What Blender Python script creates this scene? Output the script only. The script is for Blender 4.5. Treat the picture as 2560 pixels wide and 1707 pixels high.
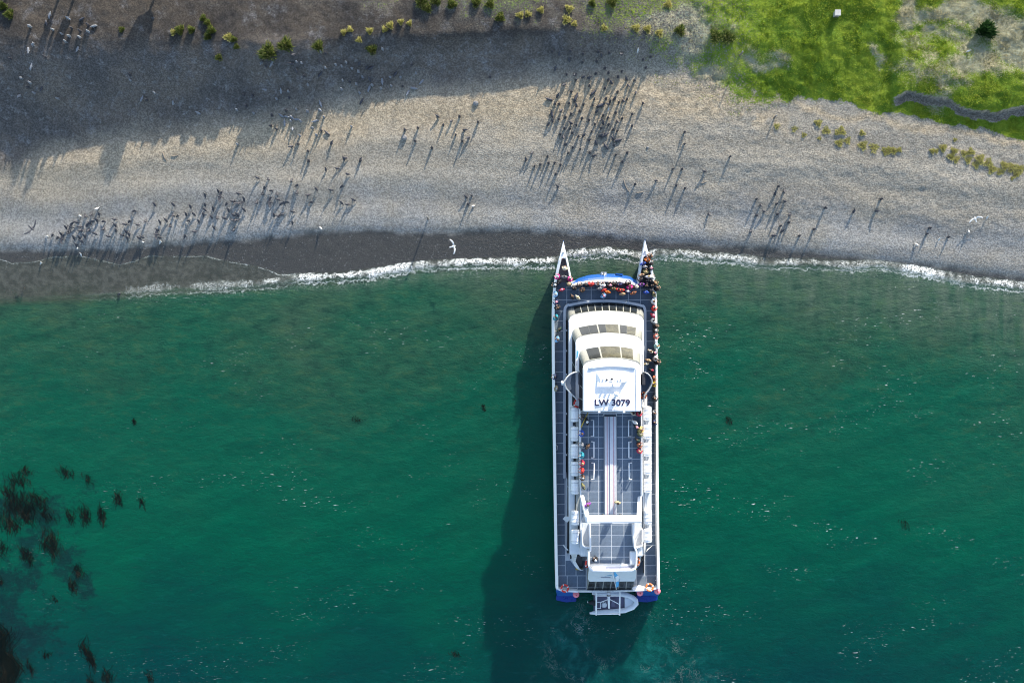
import bpy, bmesh, math, random
import numpy as np
from mathutils import Vector, Matrix, Euler

for o in list(bpy.data.objects):
    bpy.data.objects.remove(o)
scene = bpy.context.scene
col = scene.collection
R = math.radians
random.seed(7)

# ------------------------------------------------------------------ camera
CAM_H = 105.0          # metres above the water
FPX = 2448.0           # focal length in photograph pixels (2560 wide)
cam_d = bpy.data.cameras.new('camera')
cam = bpy.data.objects.new('camera', cam_d)
col.objects.link(cam)
cam.location = (0, 0, CAM_H)
cam.rotation_euler = (0, 0, 0)
cam_d.sensor_width = 36.0
cam_d.lens = 36.0 * FPX / 2560.0
cam_d.clip_end = 3000.0
cam_d.clip_start = 1.0
scene.camera = cam

# ------------------------------------------------------------------ light
SUN_EL, SUN_AZ = R(20.0), R(21.0)      # azimuth from +Y towards +X
world = bpy.data.worlds.new('World')
scene.world = world
world.use_nodes = True
wn = world.node_tree
wn.nodes.clear()
sky = wn.nodes.new('ShaderNodeTexSky')
sky.sky_type = 'NISHITA'
sky.sun_disc = False
sky.sun_elevation = SUN_EL
sky.sun_rotation = SUN_AZ
bgn = wn.nodes.new('ShaderNodeBackground')
bgn.inputs['Strength'].default_value = 0.15
wo = wn.nodes.new('ShaderNodeOutputWorld')
wn.links.new(sky.outputs[0], bgn.inputs[0])
wn.links.new(bgn.outputs[0], wo.inputs[0])
sun_d = bpy.data.lights.new('sun', 'SUN')
sun_d.energy = 3.2
sun_d.angle = R(0.7)
sun_d.color = (1.0, 0.925, 0.80)
sun = bpy.data.objects.new('sun', sun_d)
col.objects.link(sun)
sdir = Vector((math.sin(SUN_AZ) * math.cos(SUN_EL), math.cos(SUN_AZ) * math.cos(SUN_EL), math.sin(SUN_EL)))
sun.rotation_euler = sdir.to_track_quat('Z', 'Y').to_euler()
sun.location = (30, 60, 60)
scene.view_settings.view_transform = 'Standard'
scene.view_settings.look = 'None'
scene.view_settings.gamma = 1.0
scene.view_settings.use_curve_mapping = False
scene.view_settings.exposure = 1.35
scene.cycles.max_bounces = 5
scene.cycles.diffuse_bounces = 2
scene.cycles.glossy_bounces = 2
scene.cycles.transmission_bounces = 2
scene.cycles.transparent_max_bounces = 6
scene.cycles.filter_width = 1.0

# ------------------------------------------------------------------ helpers
PXM = FPX / CAM_H


def W(px, py, z=0.0):
    k = (CAM_H - z) / FPX
    return Vector(((px - 1280.0) * k, -(py - 853.5) * k, z))


def tag(o, label=None, cat=None, group=None, kind=None):
    if label:
        o['label'] = label
    if cat:
        o['category'] = cat
    if group:
        o['group'] = group
    if kind:
        o['kind'] = kind
    return o


def empty(name, loc, rz=0.0):
    o = bpy.data.objects.new(name, None)
    o.empty_display_size = 0.3
    o.location = loc
    o.rotation_euler = (0, 0, rz)
    col.objects.link(o)
    return o


def put(name, me, mats, parent=None, smooth=False):
    o = bpy.data.objects.new(name, me)
    col.objects.link(o)
    if mats is not None:
        for m in (mats if isinstance(mats, (list, tuple)) else [mats]):
            me.materials.append(m)
    if smooth:
        me.polygons.foreach_set('use_smooth', [True] * len(me.polygons))
    if parent is not None:
        adopt(o, parent)
    return o


def world_loc(o):
    v = Vector(o.location)
    p = o.parent
    while p is not None:
        v = v + p.location + o.matrix_parent_inverse.translation
        o = p
        p = p.parent
    return v


ROOT_LOC = {}


def adopt(o, parent):
    """mesh data is in world coordinates; keep it there"""
    root = parent
    while root.parent is not None:
        root = root.parent
    o.parent = parent
    if parent is root and root.type == 'EMPTY':
        o.matrix_parent_inverse = Matrix.Translation(root.location).inverted()


def mesh(verts, faces):
    me = bpy.data.meshes.new('m')
    me.from_pydata([tuple(v) for v in verts], [], faces)
    me.update()
    return me


def from_bm(bm):
    bmesh.ops.recalc_face_normals(bm, faces=bm.faces)
    me = bpy.data.meshes.new('m')
    bm.to_mesh(me)
    bm.free()
    return me


def add_prism(bm, pts, z0, z1):
    """pts: world xy"""
    b = [bm.verts.new((p[0], p[1], z0)) for p in pts]
    t = [bm.verts.new((p[0], p[1], z1)) for p in pts]
    n = len(pts)
    bm.faces.new(b[::-1])
    bm.faces.new(t)
    for i in range(n):
        j = (i + 1) % n
        bm.faces.new((b[i], b[j], t[j], t[i]))


def bevel(bm, w, seg=2, ang=0.6):
    bmesh.ops.recalc_face_normals(bm, faces=bm.faces)
    es = [e for e in bm.edges if len(e.link_faces) == 2 and e.calc_face_angle(0) > ang]
    if es:
        bmesh.ops.bevel(bm, geom=es, offset=w, segments=seg, affect='EDGES', clamp_overlap=True)


def prism(name, pxpts, z0, z1, mat, parent=None, bw=0.03, zref=None):
    zr = z1 if zref is None else zref
    bm = bmesh.new()
    add_prism(bm, [W(p[0], p[1], zr) for p in pxpts], z0, z1)
    if bw:
        bevel(bm, bw)
    return put(name, from_bm(bm), mat, parent)


def box(name, c, s, mat, parent=None, bw=0.0, rot=None):
    bm = bmesh.new()
    bmesh.ops.create_cube(bm, size=1.0)
    for v in bm.verts:
        v.co = Vector((v.co.x * s[0], v.co.y * s[1], v.co.z * s[2]))
    if bw:
        bevel(bm, bw)
    if rot:
        bmesh.ops.rotate(bm, verts=bm.verts, matrix=Euler(rot).to_matrix())
    bmesh.ops.translate(bm, verts=bm.verts, vec=Vector(c))
    return put(name, from_bm(bm), mat, parent)


def pbox(name, x0, x1, y0, y1, z0, z1, mat, parent=None, bw=0.02):
    return prism(name, [(x0, y1), (x1, y1), (x1, y0), (x0, y0)], z0, z1, mat, parent, bw)


def add_loft(bm, rings, closed=True, cap0=True, cap1=True):
    vs = [[bm.verts.new(p) for p in r] for r in rings]
    n = len(rings[0])
    for a, b in zip(vs[:-1], vs[1:]):
        for i in range(n if closed else n - 1):
            j = (i + 1) % n
            try:
                bm.faces.new((a[i], a[j], b[j], b[i]))
            except ValueError:
                pass
    if closed and cap0:
        bm.faces.new(vs[0][::-1])
    if closed and cap1:
        bm.faces.new(vs[-1])


def add_tube(bm, path, r, n=8, closed=False):
    path = [Vector(p) for p in path]
    rs = r if isinstance(r, (list, tuple)) else [r] * len(path)
    rings = []
    m = len(path)
    ref = None
    for i, p in enumerate(path):
        if closed:
            t = path[(i + 1) % m] - path[i - 1]
        else:
            t = path[min(i + 1, m - 1)] - path[max(i - 1, 0)]
        if t.length < 1e-9:
            t = Vector((0, 0, 1))
        t.normalize()
        if ref is None:
            ref = Vector((0, 0, 1)) if abs(t.z) < .9 else Vector((0, 1, 0))
            if closed:
                nr = Vector((0, 0, 0))
                c0 = sum(path, Vector()) / m
                for q0, q1 in zip(path, path[1:] + path[:1]):
                    nr += (q0 - c0).cross(q1 - c0)
                if nr.length > 1e-9:
                    ref = nr.normalized()
        a = ref - t * ref.dot(t)      # parallel transport
        if a.length < 1e-6:
            a = t.orthogonal()
        a.normalize()
        ref = a
        b = t.cross(a).normalized()
        rings.append([p + (a * math.cos(2 * math.pi * k / n) + b * math.sin(2 * math.pi * k / n)) * rs[i] for k in range(n)])
    if closed:
        vs = [[bm.verts.new(p) for p in rg] for rg in rings]
        for i in range(m):
            A, B = vs[i], vs[(i + 1) % m]
            for k in range(n):
                bm.faces.new((A[k], A[(k + 1) % n], B[(k + 1) % n], B[k]))
    else:
        add_loft(bm, rings)


def tube(name, path, r, mat, parent=None, n=8, closed=False):
    bm = bmesh.new()
    add_tube(bm, path, r, n, closed)
    return put(name, from_bm(bm), mat, parent, smooth=True)


def wall_strip(name, path, width, z0, z1, mat, parent=None, slant=0.0, bw=0.03, zref=None, closed=False):
    """a solid wall following px path; slant lowers its outer (left of travel) top edge"""
    zr = z1 if zref is None else zref
    P = [W(p[0], p[1], zr) for p in path]
    rings = []
    n = len(P)
    for i in range(n):
        if closed:
            t = (P[(i + 1) % n] - P[i - 1])
        else:
            t = P[min(i + 1, n - 1)] - P[max(i - 1, 0)]
        t.z = 0
        t.normalize()
        nr = Vector((-t.y, t.x, 0))
        a = P[i] + nr * width * .5
        b = P[i] - nr * width * .5
        rings.append([(a.x, a.y, z0), (b.x, b.y, z0), (b.x, b.y, z1), (a.x, a.y, z1 - slant)])
    bm = bmesh.new()
    if closed:
        rings.append(rings[0])
        add_loft(bm, rings, True, False, False)
        bmesh.ops.remove_doubles(bm, verts=bm.verts, dist=1e-5)
    else:
        add_loft(bm, rings)
    if bw:
        bevel(bm, bw, 2, 0.9)
    return put(name, from_bm(bm), mat, parent)


def copy_tree(o, parent=None):
    c = o.copy()
    col.objects.link(c)
    if parent is not None:
        c.parent = parent
    for ch in o.children:
        copy_tree(ch, c)
    return c


# ------------------------------------------------------------------ materials
def newmat(name):
    m = bpy.data.materials.new(name)
    m.use_nodes = True
    nt = m.node_tree
    nt.nodes.clear()
    out = nt.nodes.new('ShaderNodeOutputMaterial')
    bs = nt.nodes.new('ShaderNodeBsdfPrincipled')
    nt.links.new(bs.outputs[0], out.inputs[0])
    return m, nt, bs, out


class NT:
    def __init__(s, nt):
        s.nt = nt

    def node(s, t, **kw):
        n = s.nt.nodes.new(t)
        for k, v in kw.items():
            setattr(n, k, v)
        return n

    def link(s, a, b):
        s.nt.links.new(a, b)

    def setin(s, sock, v):
        if hasattr(v, 'is_linked') or isinstance(v, bpy.types.NodeSocket):
            s.nt.links.new(v, sock)
        else:
            if sock.type == 'RGBA' and len(v) == 3:
                v = (v[0], v[1], v[2], 1)
            sock.default_value = v

    def attr(s, name):
        n = s.node('ShaderNodeAttribute', attribute_name=name)
        return n.outputs['Fac']

    def math(s, op, a, b=0.0, c=None, clamp=False):
        n = s.node('ShaderNodeMath', operation=op, use_clamp=clamp)
        s.setin(n.inputs[0], a)
        s.setin(n.inputs[1], b)
        if c is not None:
            s.setin(n.inputs[2], c)
        return n.outputs[0]

    def mix(s, f, a, b, blend='MIX'):
        n = s.node('ShaderNodeMix', data_type='RGBA', blend_type=blend)
        n.clamp_factor = True
        s.setin(n.inputs[0], f)
        s.setin(n.inputs[6], a)
        s.setin(n.inputs[7], b)
        return n.outputs[2]

    def coord(s, scale=(1, 1, 1), rot=0.0, kind='Object'):
        t = s.node('ShaderNodeTexCoord')
        mp = s.node('ShaderNodeMapping')
        mp.inputs['Scale'].default_value = scale
        mp.inputs['Rotation'].default_value = (0, 0, rot)
        s.link(t.outputs[kind], mp.inputs[0])
        return mp.outputs[0]

    def noise(s, vec, scale, detail=3.0, rough=0.55, dist=0.0):
        n = s.node('ShaderNodeTexNoise')
        s.link(vec, n.inputs['Vector'])
        n.inputs['Scale'].default_value = scale
        n.inputs['Detail'].default_value = detail
        n.inputs['Roughness'].default_value = rough
        n.inputs['Distortion'].default_value = dist
        return n.outputs['Fac']

    def ramp(s, v, lo, hi, a=0.0, b=1.0):
        n = s.node('ShaderNodeMapRange', interpolation_type='SMOOTHSTEP')
        s.setin(n.inputs[0], v)
        s.setin(n.inputs[1], lo)
        s.setin(n.inputs[2], hi)
        n.inputs[3].default_value = a
        n.inputs[4].default_value = b
        return n.outputs[0]

    def cramp(s, v, stops):
        n = s.node('ShaderNodeValToRGB')
        s.setin(n.inputs[0], v)
        el = n.color_ramp.elements
        while len(el) > 1:
            el.remove(el[-1])
        el[0].position = stops[0][0]
        el[0].color = (*stops[0][1], 1)
        for p, c in stops[1:]:
            e = el.new(p)
            e.color = (*c, 1)
        return n.outputs[0]

    def bump(s, h, strength=1.0, dist=0.1, normal=None):
        n = s.node('ShaderNodeBump')
        n.inputs['Strength'].default_value = strength
        n.inputs['Distance'].default_value = dist
        s.link(h, n.inputs['Height'])
        if normal is not None:
            s.link(normal, n.inputs['Normal'])
        return n.outputs[0]


def paint(name, c, rough=0.45, var=0.12, dirt=0.0, metallic=0.0, scale=2.0, spec=0.5):
    """painted / moulded surface with slight tonal variation and wear"""
    m, nt, bs, out = newmat(name)
    h = NT(nt)
    v = h.coord()
    n1 = h.noise(v, scale, 4, 0.6)
    n2 = h.noise(v, scale * 9, 3, 0.6)
    f = h.math('ADD', h.math('MULTIPLY', n1, .6), h.math('MULTIPLY', n2, .4))
    f = h.ramp(f, 0.3, 0.7)
    dark = tuple(x * (1 - var) for x in c)
    light = tuple(min(1, x * (1 + var * .6)) for x in c)
    colr = h.mix(f, dark, light)
    if dirt:
        st = h.noise(h.coord((1.0, 0.25, 1.0)), 3.0, 5, .7)
        colr = h.mix(h.ramp(st, .55, .75, 0, dirt), colr, (.16, .15, .13))
    h.link(colr, bs.inputs['Base Color'])
    h.setin(bs.inputs['Roughness'], h.ramp(n1, 0.2, 0.8, rough * .8, min(1, rough * 1.2)))
    bs.inputs['Metallic'].default_value = metallic
    bs.inputs['Specular IOR Level'].default_value = spec
    return m


M = {}
M['white'] = paint('white_paint', (.80, .80, .80), .35, .05, .06)
M['offwhite'] = paint('off_white_paint', (.66, .68, .69), .4, .06, .1)
M['cabin'] = paint('cabin_grey_paint', (.27, .275, .25), .45, .08)
M['rim'] = paint('rim_grey_blue_paint', (.52, .55, .59), .35, .06, .1)
M['blue'] = paint('hull_blue_paint', (.008, .08, .31), .35, .12, .08)
M['navy'] = paint('hull_dark_blue_paint', (.004, .035, .24), .3, .15)
M['seam'] = paint('deck_seam_paint', (.58, .60, .62), .6, .1)
M['deck'] = paint('deck_grey_coating', (.135, .178, .235), .75, .28, .18, scale=1.3)
M['well'] = paint('well_floor_grey', (.16, .155, .17), .7, .15)
M['glass'] = paint('dark_cabin_glass', (.020, .023, .022), .18, .5, spec=.35, scale=1.1)
M['glass_side'] = paint('dark_side_glass', (.012, .014, .018), .55, .4, spec=.08, scale=1.1)
M['glass_olive'] = paint('olive_tinted_glass', (.085, .082, .055), .2, .55, spec=.3, scale=1.4)
M['steel'] = paint('stainless_steel', (.62, .63, .64), .3, .1, metallic=.7)
M['black'] = paint('black_rubber', (.015, .015, .018), .5, .3)
M['dark'] = paint('dark_grey_plastic', (.05, .05, .055), .5, .3)
M['yellow'] = paint('yellow_safety_paint', (.62, .40, .02), .5, .15, .2)
M['red'] = paint('red_plastic', (.60, .03, .02), .4, .15)
M['orange'] = paint('orange_plastic', (.75, .16, .03), .4, .15)
M['pink'] = paint('faded_pink_vinyl', (.80, .22, .28), .4, .15)
M['bench_w'] = paint('bench_white', (.74, .73, .75), .45, .06)
M['bench_p'] = paint('bench_pink', (.62, .40, .44), .45, .08)
M['bench_d'] = paint('bench_slate', (.25, .27, .36), .45, .1)
M['letters'] = paint('dark_lettering', (.025, .02, .06), .5, .1)
M['logo'] = paint('blue_logo_print', (.10, .36, .52), .4, .1)
M['flagblue'] = paint('flag_sky_blue', (.10, .42, .72), .8, .15)
M['flagwhite'] = paint('flag_white', (.78, .80, .82), .8, .08)
M['rubber_grey'] = paint('inflatable_grey', (.66, .70, .74), .45, .08, .1)
M['rubber_dk'] = paint('inflatable_dark_grey', (.14, .13, .2), .5, .2)
M['wood'] = paint('weathered_wood', (.20, .17, .14), .8, .3)
M['stone'] = paint('grey_stone', (.22, .21, .2), .85, .3)
M['boxwhite'] = paint('weathered_white_box', (.45, .43, .40), .6, .12, .2)
# ------------------------------------------------------------------ ground
def interp(u, knots):
    return np.interp(u, [k[0] for k in knots], [k[1] for k in knots])


def sm(x, a, b):
    t = np.clip((x - a) / (b - a), 0, 1)
    return t * t * (3 - 2 * t)


_rng = np.random.RandomState(11)
_LAT = _rng.rand(512, 512)


def vnoise(x, y):
    xi = np.floor(x).astype(int)
    yi = np.floor(y).astype(int)
    fx = x - xi
    fy = y - yi
    fx = fx * fx * (3 - 2 * fx)
    fy = fy * fy * (3 - 2 * fy)
    g = lambda i, j: _LAT[i % 512, j % 512]
    return (g(xi, yi) * (1 - fx) + g(xi + 1, yi) * fx) * (1 - fy) + (g(xi, yi + 1) * (1 - fx) + g(xi + 1, yi + 1) * fx) * fy


def fbm(x, y, octv=4):
    s = 0
    a = .5
    for k in range(octv):
        s = s + a * (vnoise(x + 17.3 * k, y + 9.1 * k) - .5)
        x = x * 2.03
        y = y * 2.03
        a *= .5
    return s


FOAM = [(-900, 760), (0, 742), (250, 730), (420, 716), (560, 712), (680, 703), (740, 692), (830, 690), (920, 682),
        (1000, 668), (1050, 660), (1120, 657), (1180, 653), (1260, 654), (1390, 651), (1420, 634), (1500, 625),
        (1560, 629), (1600, 641), (1640, 632), (1700, 630), (1780, 640), (1840, 643), (1920, 655), (2050, 656),
        (2130, 662), (2200, 656), (2260, 667), (2340, 682), (2420, 700), (2500, 706), (2560, 714), (3500, 860)]
SWASH = [(-900, 670), (0, 646), (30, 656), (90, 652), (130, 640), (200, 638), (270, 653), (300, 660), (340, 650),
         (370, 638), (430, 640), (520, 638), (560, 650), (640, 664), (700, 684), (760, 686), (830, 682), (920, 672),
         (1000, 660), (1100, 650), (1250, 645), (1390, 642), (1420, 625), (1500, 616), (1560, 620), (1600, 630),
         (1640, 623), (1700, 621), (1780, 630), (1840, 634), (1920, 645), (2050, 646), (2130, 650), (2200, 645),
         (2260, 656), (2340, 670), (2420, 688), (2500, 696), (2560, 704), (3500, 850)]
WET = [(-900, 625), (0, 620), (150, 622), (300, 618), (450, 608), (600, 596), (750, 582), (900, 574), (1000, 577), (1150, 578),
       (1280, 574), (1400, 580), (1500, 588), (1600, 598), (1750, 606), (1900, 618), (2050, 630), (2200, 645), (2350, 664), (2560, 690), (3500, 830)]
TOE = [(-900, 400), (0, 392), (300, 336), (640, 285), (1000, 205), (1280, 180), (1500, 168), (1700, 190), (2000, 240), (2560, 330), (3500, 480)]
CREST = [(-900, 110), (0, 95), (300, 100), (640, 105), (1000, 85), (1300, 70), (1500, 75), (1700, 95), (2000, 110), (2300, 120), (2560, 170), (3500, 300)]
CREST_H = [(-900, 3.6), (0, 3.6), (230, 3.5), (330, 3.1), (640, 2.6), (1000, 2.1), (1280, 1.9), (1500, 1.6), (1700, .95), (2000, .75), (2300, .4), (2560, .3), (3500, .3)]
SCARP = [(2230, 246), (2275, 232), (2320, 238), (2365, 252), (2405, 272), (2425, 281), (2470, 283), (2520, 277), (2570, 268), (2700, 262)]


GRASS = [(-500, -80), (850, -20), (1000, 22), (1200, 30), (1400, 40), (1500, 75), (1600, 125), (1700, 180), (1760, 212), (1850, 234), (1950, 243), (2050, 252), (2200, 282), (2400, 312), (2500, 335), (2560, 352), (3500, 500)]


def uv0(X, Y, z=0.0):
    k = FPX / (CAM_H - z)
    return 1280 + X * k, 853.5 - Y * k


def _height(u, v):
    vs = interp(u, SWASH)
    s = (vs - v) / PXM
    inland = np.where(s < 10, .12 * s, 1.2 + .05 * (s - 10))
    inland = np.where(s > 24, 1.9 + .015 * (s - 24), inland)
    seab = np.maximum(-9.0, .10 * s - .02 * np.maximum(-s - 4, 0) ** 1.35)
    z = np.where(s > 0, inland, seab)
    # little berm at the wet line
    wl = (interp(u, WET) - v) / PXM
    z = z + .16 * sm(wl, -.5, .6) - .05 * sm(wl, 1.2, 3.5)
    z = z + .05 * np.sin(wl * 1.5 + .8 * np.sin(u * .011)) * sm(wl, 0, 1.5) * sm(-wl, -14, -8)
    vt = interp(u, TOE)
    vc = interp(u, CREST)
    t = np.clip((vt - v) / (vt - vc), 0, 3)
    prof = np.where(t < 1, t * t * (3 - 2 * t) * .55 + t * .45, 1 + .05 * (t - 1))
    z = z + interp(u, CREST_H) * prof
    bank = sm(t, -.05 + 0 * t, .6 + 0 * t)
    nx = u / PXM
    ny = v / PXM
    z = z + bank * (.75 * fbm(nx / 5.5, ny / 7, 2) + .16 * fbm(nx / .55 + 31, ny / .6, 3) * sm(u, 2400, 300))
    gr = sm(u, 1500, 1900)
    z = z + gr * bank * (.75 * fbm(nx / 6 + 40, ny / 4 + 7, 3))
    z = z + np.where(s > 1.5, .05, .02) * fbm(nx / .9 + 5, ny / .7, 3)
    z = z + .17 * sm(u, 1000, 1700) * sm(s, 2.5, 5) * (1 - bank) * fbm(nx / .75 + 3, ny / .5, 2)
    z = z + .34 * sm(interp(u, GRASS) - v, 0, 20) * sm(u, 1450, 1800) * fbm(nx / .8 + 11, ny / .65 + 5, 3)
    # eroded turf step
    sv = np.interp(u, [k[0] for k in SCARP], [k[1] for k in SCARP])
    d = (sv + 26 * fbm(u / 28., u * 0 + 3.3, 3) - v) / PXM
    win = sm(u, 2222, 2250)
    z = z + win * (.62 * sm(d, -.06, .06) * sm(d, 7.0, 1.0) - .30 * sm(d, -1.6, -.05) * (1 - sm(d, -.06, .06)))
    return z


def height(X, Y):
    X = np.asarray(X, float)
    Y = np.asarray(Y, float)
    z = np.zeros_like(X + Y)
    for k in range(3):
        u, v = uv0(X, Y, np.maximum(z, 0))
        z = _height(u, v)
    return z


def on_ground(px, py):
    z = 0.5
    for k in range(6):
        p = W(px, py, z)
        z = float(height(p.x, p.y))
    p = W(px, py, z)
    p.z = float(height(p.x, p.y))
    return p


def grid_coords(lo, hi, step, far):
    a = list(np.arange(lo, hi + 1e-6, step))
    out = []
    d = step
    x = lo
    while x > -far:
        d *= 1.35
        x -= d
        out.append(x)
    pre = out[::-1]
    out = []
    d = step
    x = hi
    while x < far:
        d *= 1.35
        x += d
        out.append(x)
    return np.array(pre + a + out)


def sheet(xs, ys, zfun):
    X, Y = np.meshgrid(xs, ys)
    Z = zfun(X, Y)
    nx, ny = len(xs), len(ys)
    co = np.stack([X, Y, Z], -1).reshape(-1, 3)
    idx = np.arange(nx * ny).reshape(ny, nx)
    q = np.stack([idx[:-1, :-1], idx[:-1, 1:], idx[1:, 1:], idx[1:, :-1]], -1).reshape(-1, 4)
    me = bpy.data.meshes.new('m')
    me.vertices.add(len(co))
    me.vertices.foreach_set('co', co.ravel())
    me.loops.add(q.size)
    me.loops.foreach_set('vertex_index', q.ravel().astype(np.int32))
    me.polygons.add(len(q))
    me.polygons.foreach_set('loop_start', np.arange(0, q.size, 4, dtype=np.int32))
    me.polygons.foreach_set('use_smooth', np.ones(len(q), bool))
    me.update(calc_edges=True)
    return me, X.ravel(), Y.ravel(), Z.ravel()


def set_attr(me, name, vals):
    a = me.attributes.new(name, 'FLOAT', 'POINT')
    a.data.foreach_set('value', np.asarray(vals, np.float32))


xs = grid_coords(-58, 58, .2, 600)
ys = np.concatenate([grid_coords(-2, 42, .2, 600)])
me, GX, GY, GZ = sheet(xs, ys, height)
U, V = uv0(GX, GY, np.maximum(GZ, 0))
VS = interp(U, SWASH)
wl = (interp(U, WET) - V) / PXM
TANC = [(-500, 420), (0, 410), (300, 370), (640, 330), (900, 292), (1280, 262), (1600, 236), (1800, 245), (1900, 250), (2000, 262), (2200, 300), (2400, 328), (2560, 360), (3500, 500)]
TANW = [(0, 75), (640, 66), (900, 62), (1280, 62), (1600, 60), (1800, 46), (1900, 22), (2000, 12), (2560, 10)]
nlo = fbm(GX / 3.5, GY / 3.5, 4)
nhi = fbm(GX / .8, GY / .8, 3)
dt = (V - interp(U, TANC) + 70 * nlo + 25 * nhi) / interp(U, TANW)
tan_m = np.exp(-(dt ** 2) * .9) * np.interp(U, [0, 500, 900, 2560], [.7, .8, 1, 1])
# dry litter streak on the shingle
lit = np.zeros_like(U)
for (cx, cy, rx, ry, a) in [(1900, 295, 110, 30, .25), (2110, 352, 62, 14, .35), (2400, 392, 90, 22, .25), (2520, 420, 70, 18, -.1)]:
    dx = (U - cx)
    dy = (V - cy) - a * dx
    lit = np.maximum(lit, np.exp(-((dx / rx) ** 2 + (dy / ry) ** 2) * 1.2))
tan_m = np.maximum(tan_m, lit * sm(nlo + nhi, -.08, .12) * .9)
SOIL_SHADE = [(-500, 430), (0, 425), (300, 345), (640, 315), (900, 250), (1280, 200), (1600, 150), (1800, 90), (1900, 20), (3500, -200)]  # dark earth, carried down to the shadow edge to paint the shade deeper
soil_shade_m = sm(interp(U, SOIL_SHADE) - V + 60 * nlo, -30, 60)
gd = interp(U, GRASS) - V
edge_w = np.interp(U, [900, 1500, 1700, 1830, 1900, 2000, 2560], [30, 45, 75, 60, 20, 9, 6])
grass_m = sm(gd + edge_w * 3 * (nlo + nhi), -edge_w, edge_w)
grass_m *= np.interp(U, [900, 1100, 1500, 1700, 1850, 1960, 2600], [.34, .38, .40, .46, .60, .80, 1])
dry = np.zeros_like(U)
U2 = U + 260 * fbm(GX / 4 + 3, GY / 4, 4)
V2 = V + 200 * fbm(GX / 4 + 50, GY / 4 + 9, 4)
for (cx, cy, rx, ry, w) in [(2430, 60, 150, 60, .8), (2420, 190, 150, 50, .6), (2250, 40, 60, 50, .7), (1700, 70, 90, 60, .75), (2200, 150, 40, 50, .6),
                            (1900, 150, 60, 40, .55), (2330, 130, 90, 40, .6), (1860, 190, 70, 30, .5), (2540, 120, 90, 120, .8)]:
    dry = np.maximum(dry, w * np.exp(-((U2 - cx) / rx) ** 2 - ((V2 - cy) / ry) ** 2))
dry = np.clip(dry * 1.3 + 1.1 * nlo, 0, 1)
# bare earth at the turf step
sv = np.interp(U, [k[0] for k in SCARP], [k[1] for k in SCARP])
dsc = (sv + 26 * fbm(U / 28., U * 0 + 3.3, 3) - V) / PXM
winm = sm(U, 2222, 2250)
bare = winm * sm(dsc + .9 * nhi, -1.1, -.6) * sm(dsc, .12, .02)
grass_m = grass_m * (1 - bare)
tan_m = np.maximum(tan_m, winm * np.exp(-((dsc - .12) / .16) ** 2))
grass_m = grass_m * (1 - .8 * winm * np.exp(-((dsc - .12) / .13) ** 2))
soil_shade_m = np.maximum(soil_shade_m, bare * .5)
tan_m = np.maximum(tan_m, bare * .6)
set_attr(me, 'rough', np.interp(U, [0, 900, 1500, 2600], [.30, .38, 1, 1]))
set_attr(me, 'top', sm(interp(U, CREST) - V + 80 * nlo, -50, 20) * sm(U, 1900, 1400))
set_attr(me, 'tan', tan_m)
set_attr(me, 'soil', soil_shade_m * (1 - .6 * grass_m))
set_attr(me, 'grass', grass_m)
set_attr(me, 'dry', dry)
set_attr(me, 'wet', sm(-wl + .9 * nhi + .6 * nlo, -.25, .5))
set_attr(me, 'shoredist', wl)
set_attr(me, 'under', sm(-GZ, -.06, .12))

m, nt, bs, out = newmat('beach_ground')
h = NT(nt)
v = h.coord()
n_f = h.noise(v, 11.0, 3, .75)
n_m = h.noise(v, 1.6, 4, .6)
n_l = h.noise(v, .22, 4, .6)
vor = h.node('ShaderNodeTexVoronoi')
h.link(v, vor.inputs['Vector'])
vor.inputs['Scale'].default_value = 9.5
peb = vor.outputs['Color']
sep = h.node('ShaderNodeSeparateColor')
h.link(peb, sep.inputs[0])
pebv = sep.outputs[0]
band = h.noise(h.coord((.03, .5, 1), R(4)), 1.0, 3, .6)
sdist = h.math('ADD', h.attr('shoredist'), h.math('MULTIPLY', h.math('SUBTRACT', n_l, .5), 5.0))
grey = h.mix(h.ramp(band, .35, .65), (.205, .186, .152), (.280, .254, .208))
grey = h.mix(h.ramp(sdist, 7.5, 2.0, 0, .65), grey, h.mix(h.ramp(band, .35, .65), (.18, .187, .192), (.26, .262, .258)))
grey = h.mix(h.ramp(n_l, .35, .7, 0, .7), grey, (.235, .212, .17))
tanc = h.mix(h.ramp(n_m, .3, .7), (.265, .21, .135), (.38, .31, .215))
tanf = h.math('MULTIPLY', h.attr('tan'), h.ramp(n_m, .25, .55, .45, 1.0))
colr = h.mix(tanf, grey, tanc)
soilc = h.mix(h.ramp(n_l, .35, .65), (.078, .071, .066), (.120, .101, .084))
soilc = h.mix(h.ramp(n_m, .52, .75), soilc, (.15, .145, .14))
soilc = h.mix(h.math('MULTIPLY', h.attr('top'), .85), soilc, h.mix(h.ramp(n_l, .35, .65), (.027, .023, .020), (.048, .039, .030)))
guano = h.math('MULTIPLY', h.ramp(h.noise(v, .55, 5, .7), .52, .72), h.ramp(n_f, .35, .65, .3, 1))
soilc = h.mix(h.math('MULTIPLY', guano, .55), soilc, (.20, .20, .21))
colr = h.mix(h.attr('soil'), colr, soilc)
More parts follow.
